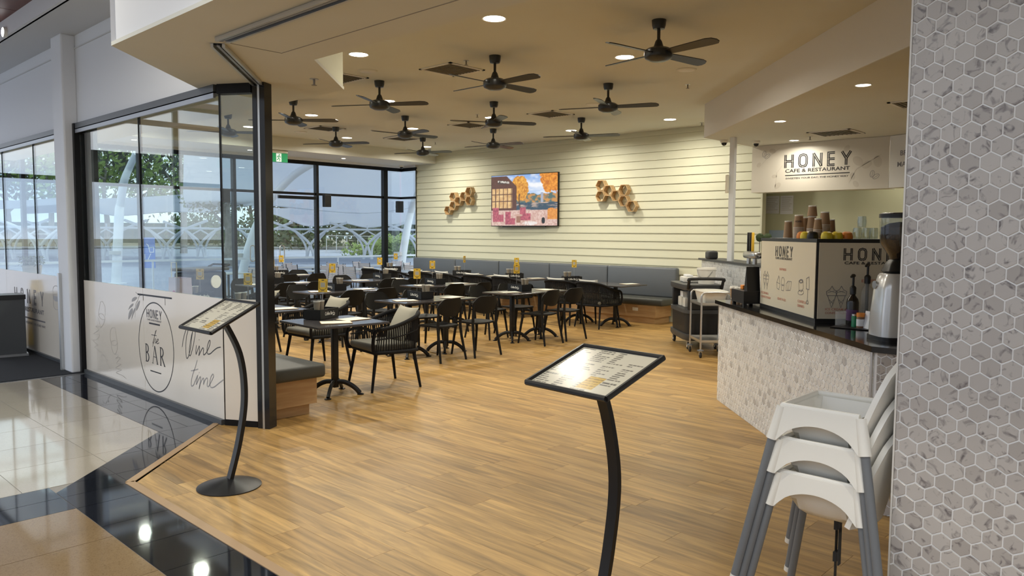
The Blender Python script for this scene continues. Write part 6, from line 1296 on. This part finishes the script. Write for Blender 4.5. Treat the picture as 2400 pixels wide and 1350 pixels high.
# car
p = dep(112, 560, 77); t = empty('parked_car', (p.x, p.y, -.16), TH - R(90)); tag(t, 'white hatchback parked at the far left pane', 'car')
prof = [(-1.75, .35), (-1.8, .75), (-1.7, .95), (-1.45, 1.30), (-1.2, 1.48), (.1, 1.5), (.5, 1.42), (1.0, 1.0), (1.7, .85), (1.85, .6), (1.8, .35)]
loft(MB(), [[(x, s * w, z) for x, z in prof] for s, w in ((-1, .8), (-1, .72), (1, .72), (1, .8))] if 0 else [[(x, -.82, z) for x, z in prof], [(x, .82, z) for x, z in prof]]).build('car_body', 'car_white', t, True)
for s in (-1, 1): MB().prism([(-1.35, 1.0), (-1.15, 1.36), (.1, 1.38), (.4, 1.3), (.75, 1.0)], 0, .01, frame((0, s * .825, 0), (1, 0, 0), (0, 0, 1))).build('side_window', 'car_glass', t)
for x in (-1.1, 1.15):
    for s in (-1, 1): o = MB().lathe([(.30, -.1), (.32, -.06), (.32, .06), (.30, .1)], 20, T=frame((x, s * .76, .32), (1, 0, 0), (0, 0, 1))).build('wheel', 'tyre', t, True); MB().lathe([(.18, -.11), (.18, .11)], 14, T=frame((x, s * .76, .32), (1, 0, 0), (0, 0, 1))).build('hub_cap', 'steel', o)
# patio furniture
def make_pchair():
    t = empty('patio_chair')
    for i in range(6): MB().box((0, -.2 + .08 * i, .44), (.42, .06, .018)).build('seat_slat', 'outdoor_slat', t)
    for i in range(6): z = .50 + .062 * i; MB().box((0, -.24 - .10 * (z - .5), z), (.42, .016, .052)).build('back_slat', 'outdoor_slat', t)
    for s in (-1, 1): MB().tube([(s * .20, -.28, 0), (s * .20, -.22, .43), (s * .20, -.285, .86)], .013, 6).build('leg', 'dark_frame', t, True); MB().tube([(s * .20, .24, 0), (s * .20, .20, .43)], .013, 6).build('leg', 'dark_frame', t, True)
    return t
def make_ptable():
    t = empty('patio_table'); MB().rbox((0, 0, .73), (.8, .8, .03), .006, 1).build('tabletop', 'outdoor_top', t); MB().cyl((0, 0, .1), (0, 0, .715), .03, n=10).build('column', 'dark_frame', t)
    for k in range(4): a = R(45 + 90 * k); MB().tube([(0, 0, .14), (.18 * math.cos(a), .18 * math.sin(a), .12), (.33 * math.cos(a), .33 * math.sin(a), .01)], .018, 6).build('base_leg', 'dark_frame', t, True)
    return t
pcP, ptP = Proto(make_pchair()), Proto(make_ptable())
PO = ('first', 'second', 'third', 'fourth', 'fifth', 'sixth')
for k, (x, y) in enumerate(((9.2, 18.7), (11.3, 18.5), (13.2, 18.2), (15.2, 18.0), (12.6, 20.2), (15.0, 20.0))):
    nm = '%s patio table from the doors' % PO[k]; ptP.put((x, y, -.15), R(8 * k), 'pale topped patio table, %s from the doors' % PO[k], 'table', 'patio tables')
    for j, a in enumerate((200, 20, 110, 290) if k != 3 else (200, 290)): pcP.put((x + .68 * math.cos(R(a)), y + .68 * math.sin(R(a)), -.15), R(a + 90), 'pink-brown slatted patio chair, %s around the %s' % (('left', 'right', 'far', 'near')[j if k != 3 else (0, 3)[j]], nm), 'chair', 'slatted patio chairs')
p = dep(346, 560, 30); t = empty('feather_banner', (p.x, p.y, -.16), TH - R(90)); tag(t, 'blue parking banner with a white trolley drawing in the left glass', 'banner'); MB().b2((-.28, -.012, .35), (.28, .012, 1.55)).build('banner_panel', 'banner_blue', t); MB().cyl((-.3, 0, 0), (-.3, 0, 1.7), .025, n=8).build('pole', 'steel_white', t)
T = frame((0, -.013, .35), (1, 0, 0), (0, 0, 1)); q = MB(); q.ribbon([(-.05, .95), (.02, .9), (.08, .62), (.22, .62), (.24, .82), (.05, .80)], .03, T); q.ribbon([(-.12, .35), (-.12, .55)], .03, T); q.ribbon([(.0, .33), (.12, .57)], .03, T); q.build('trolley_drawing', 'paper_white', t)
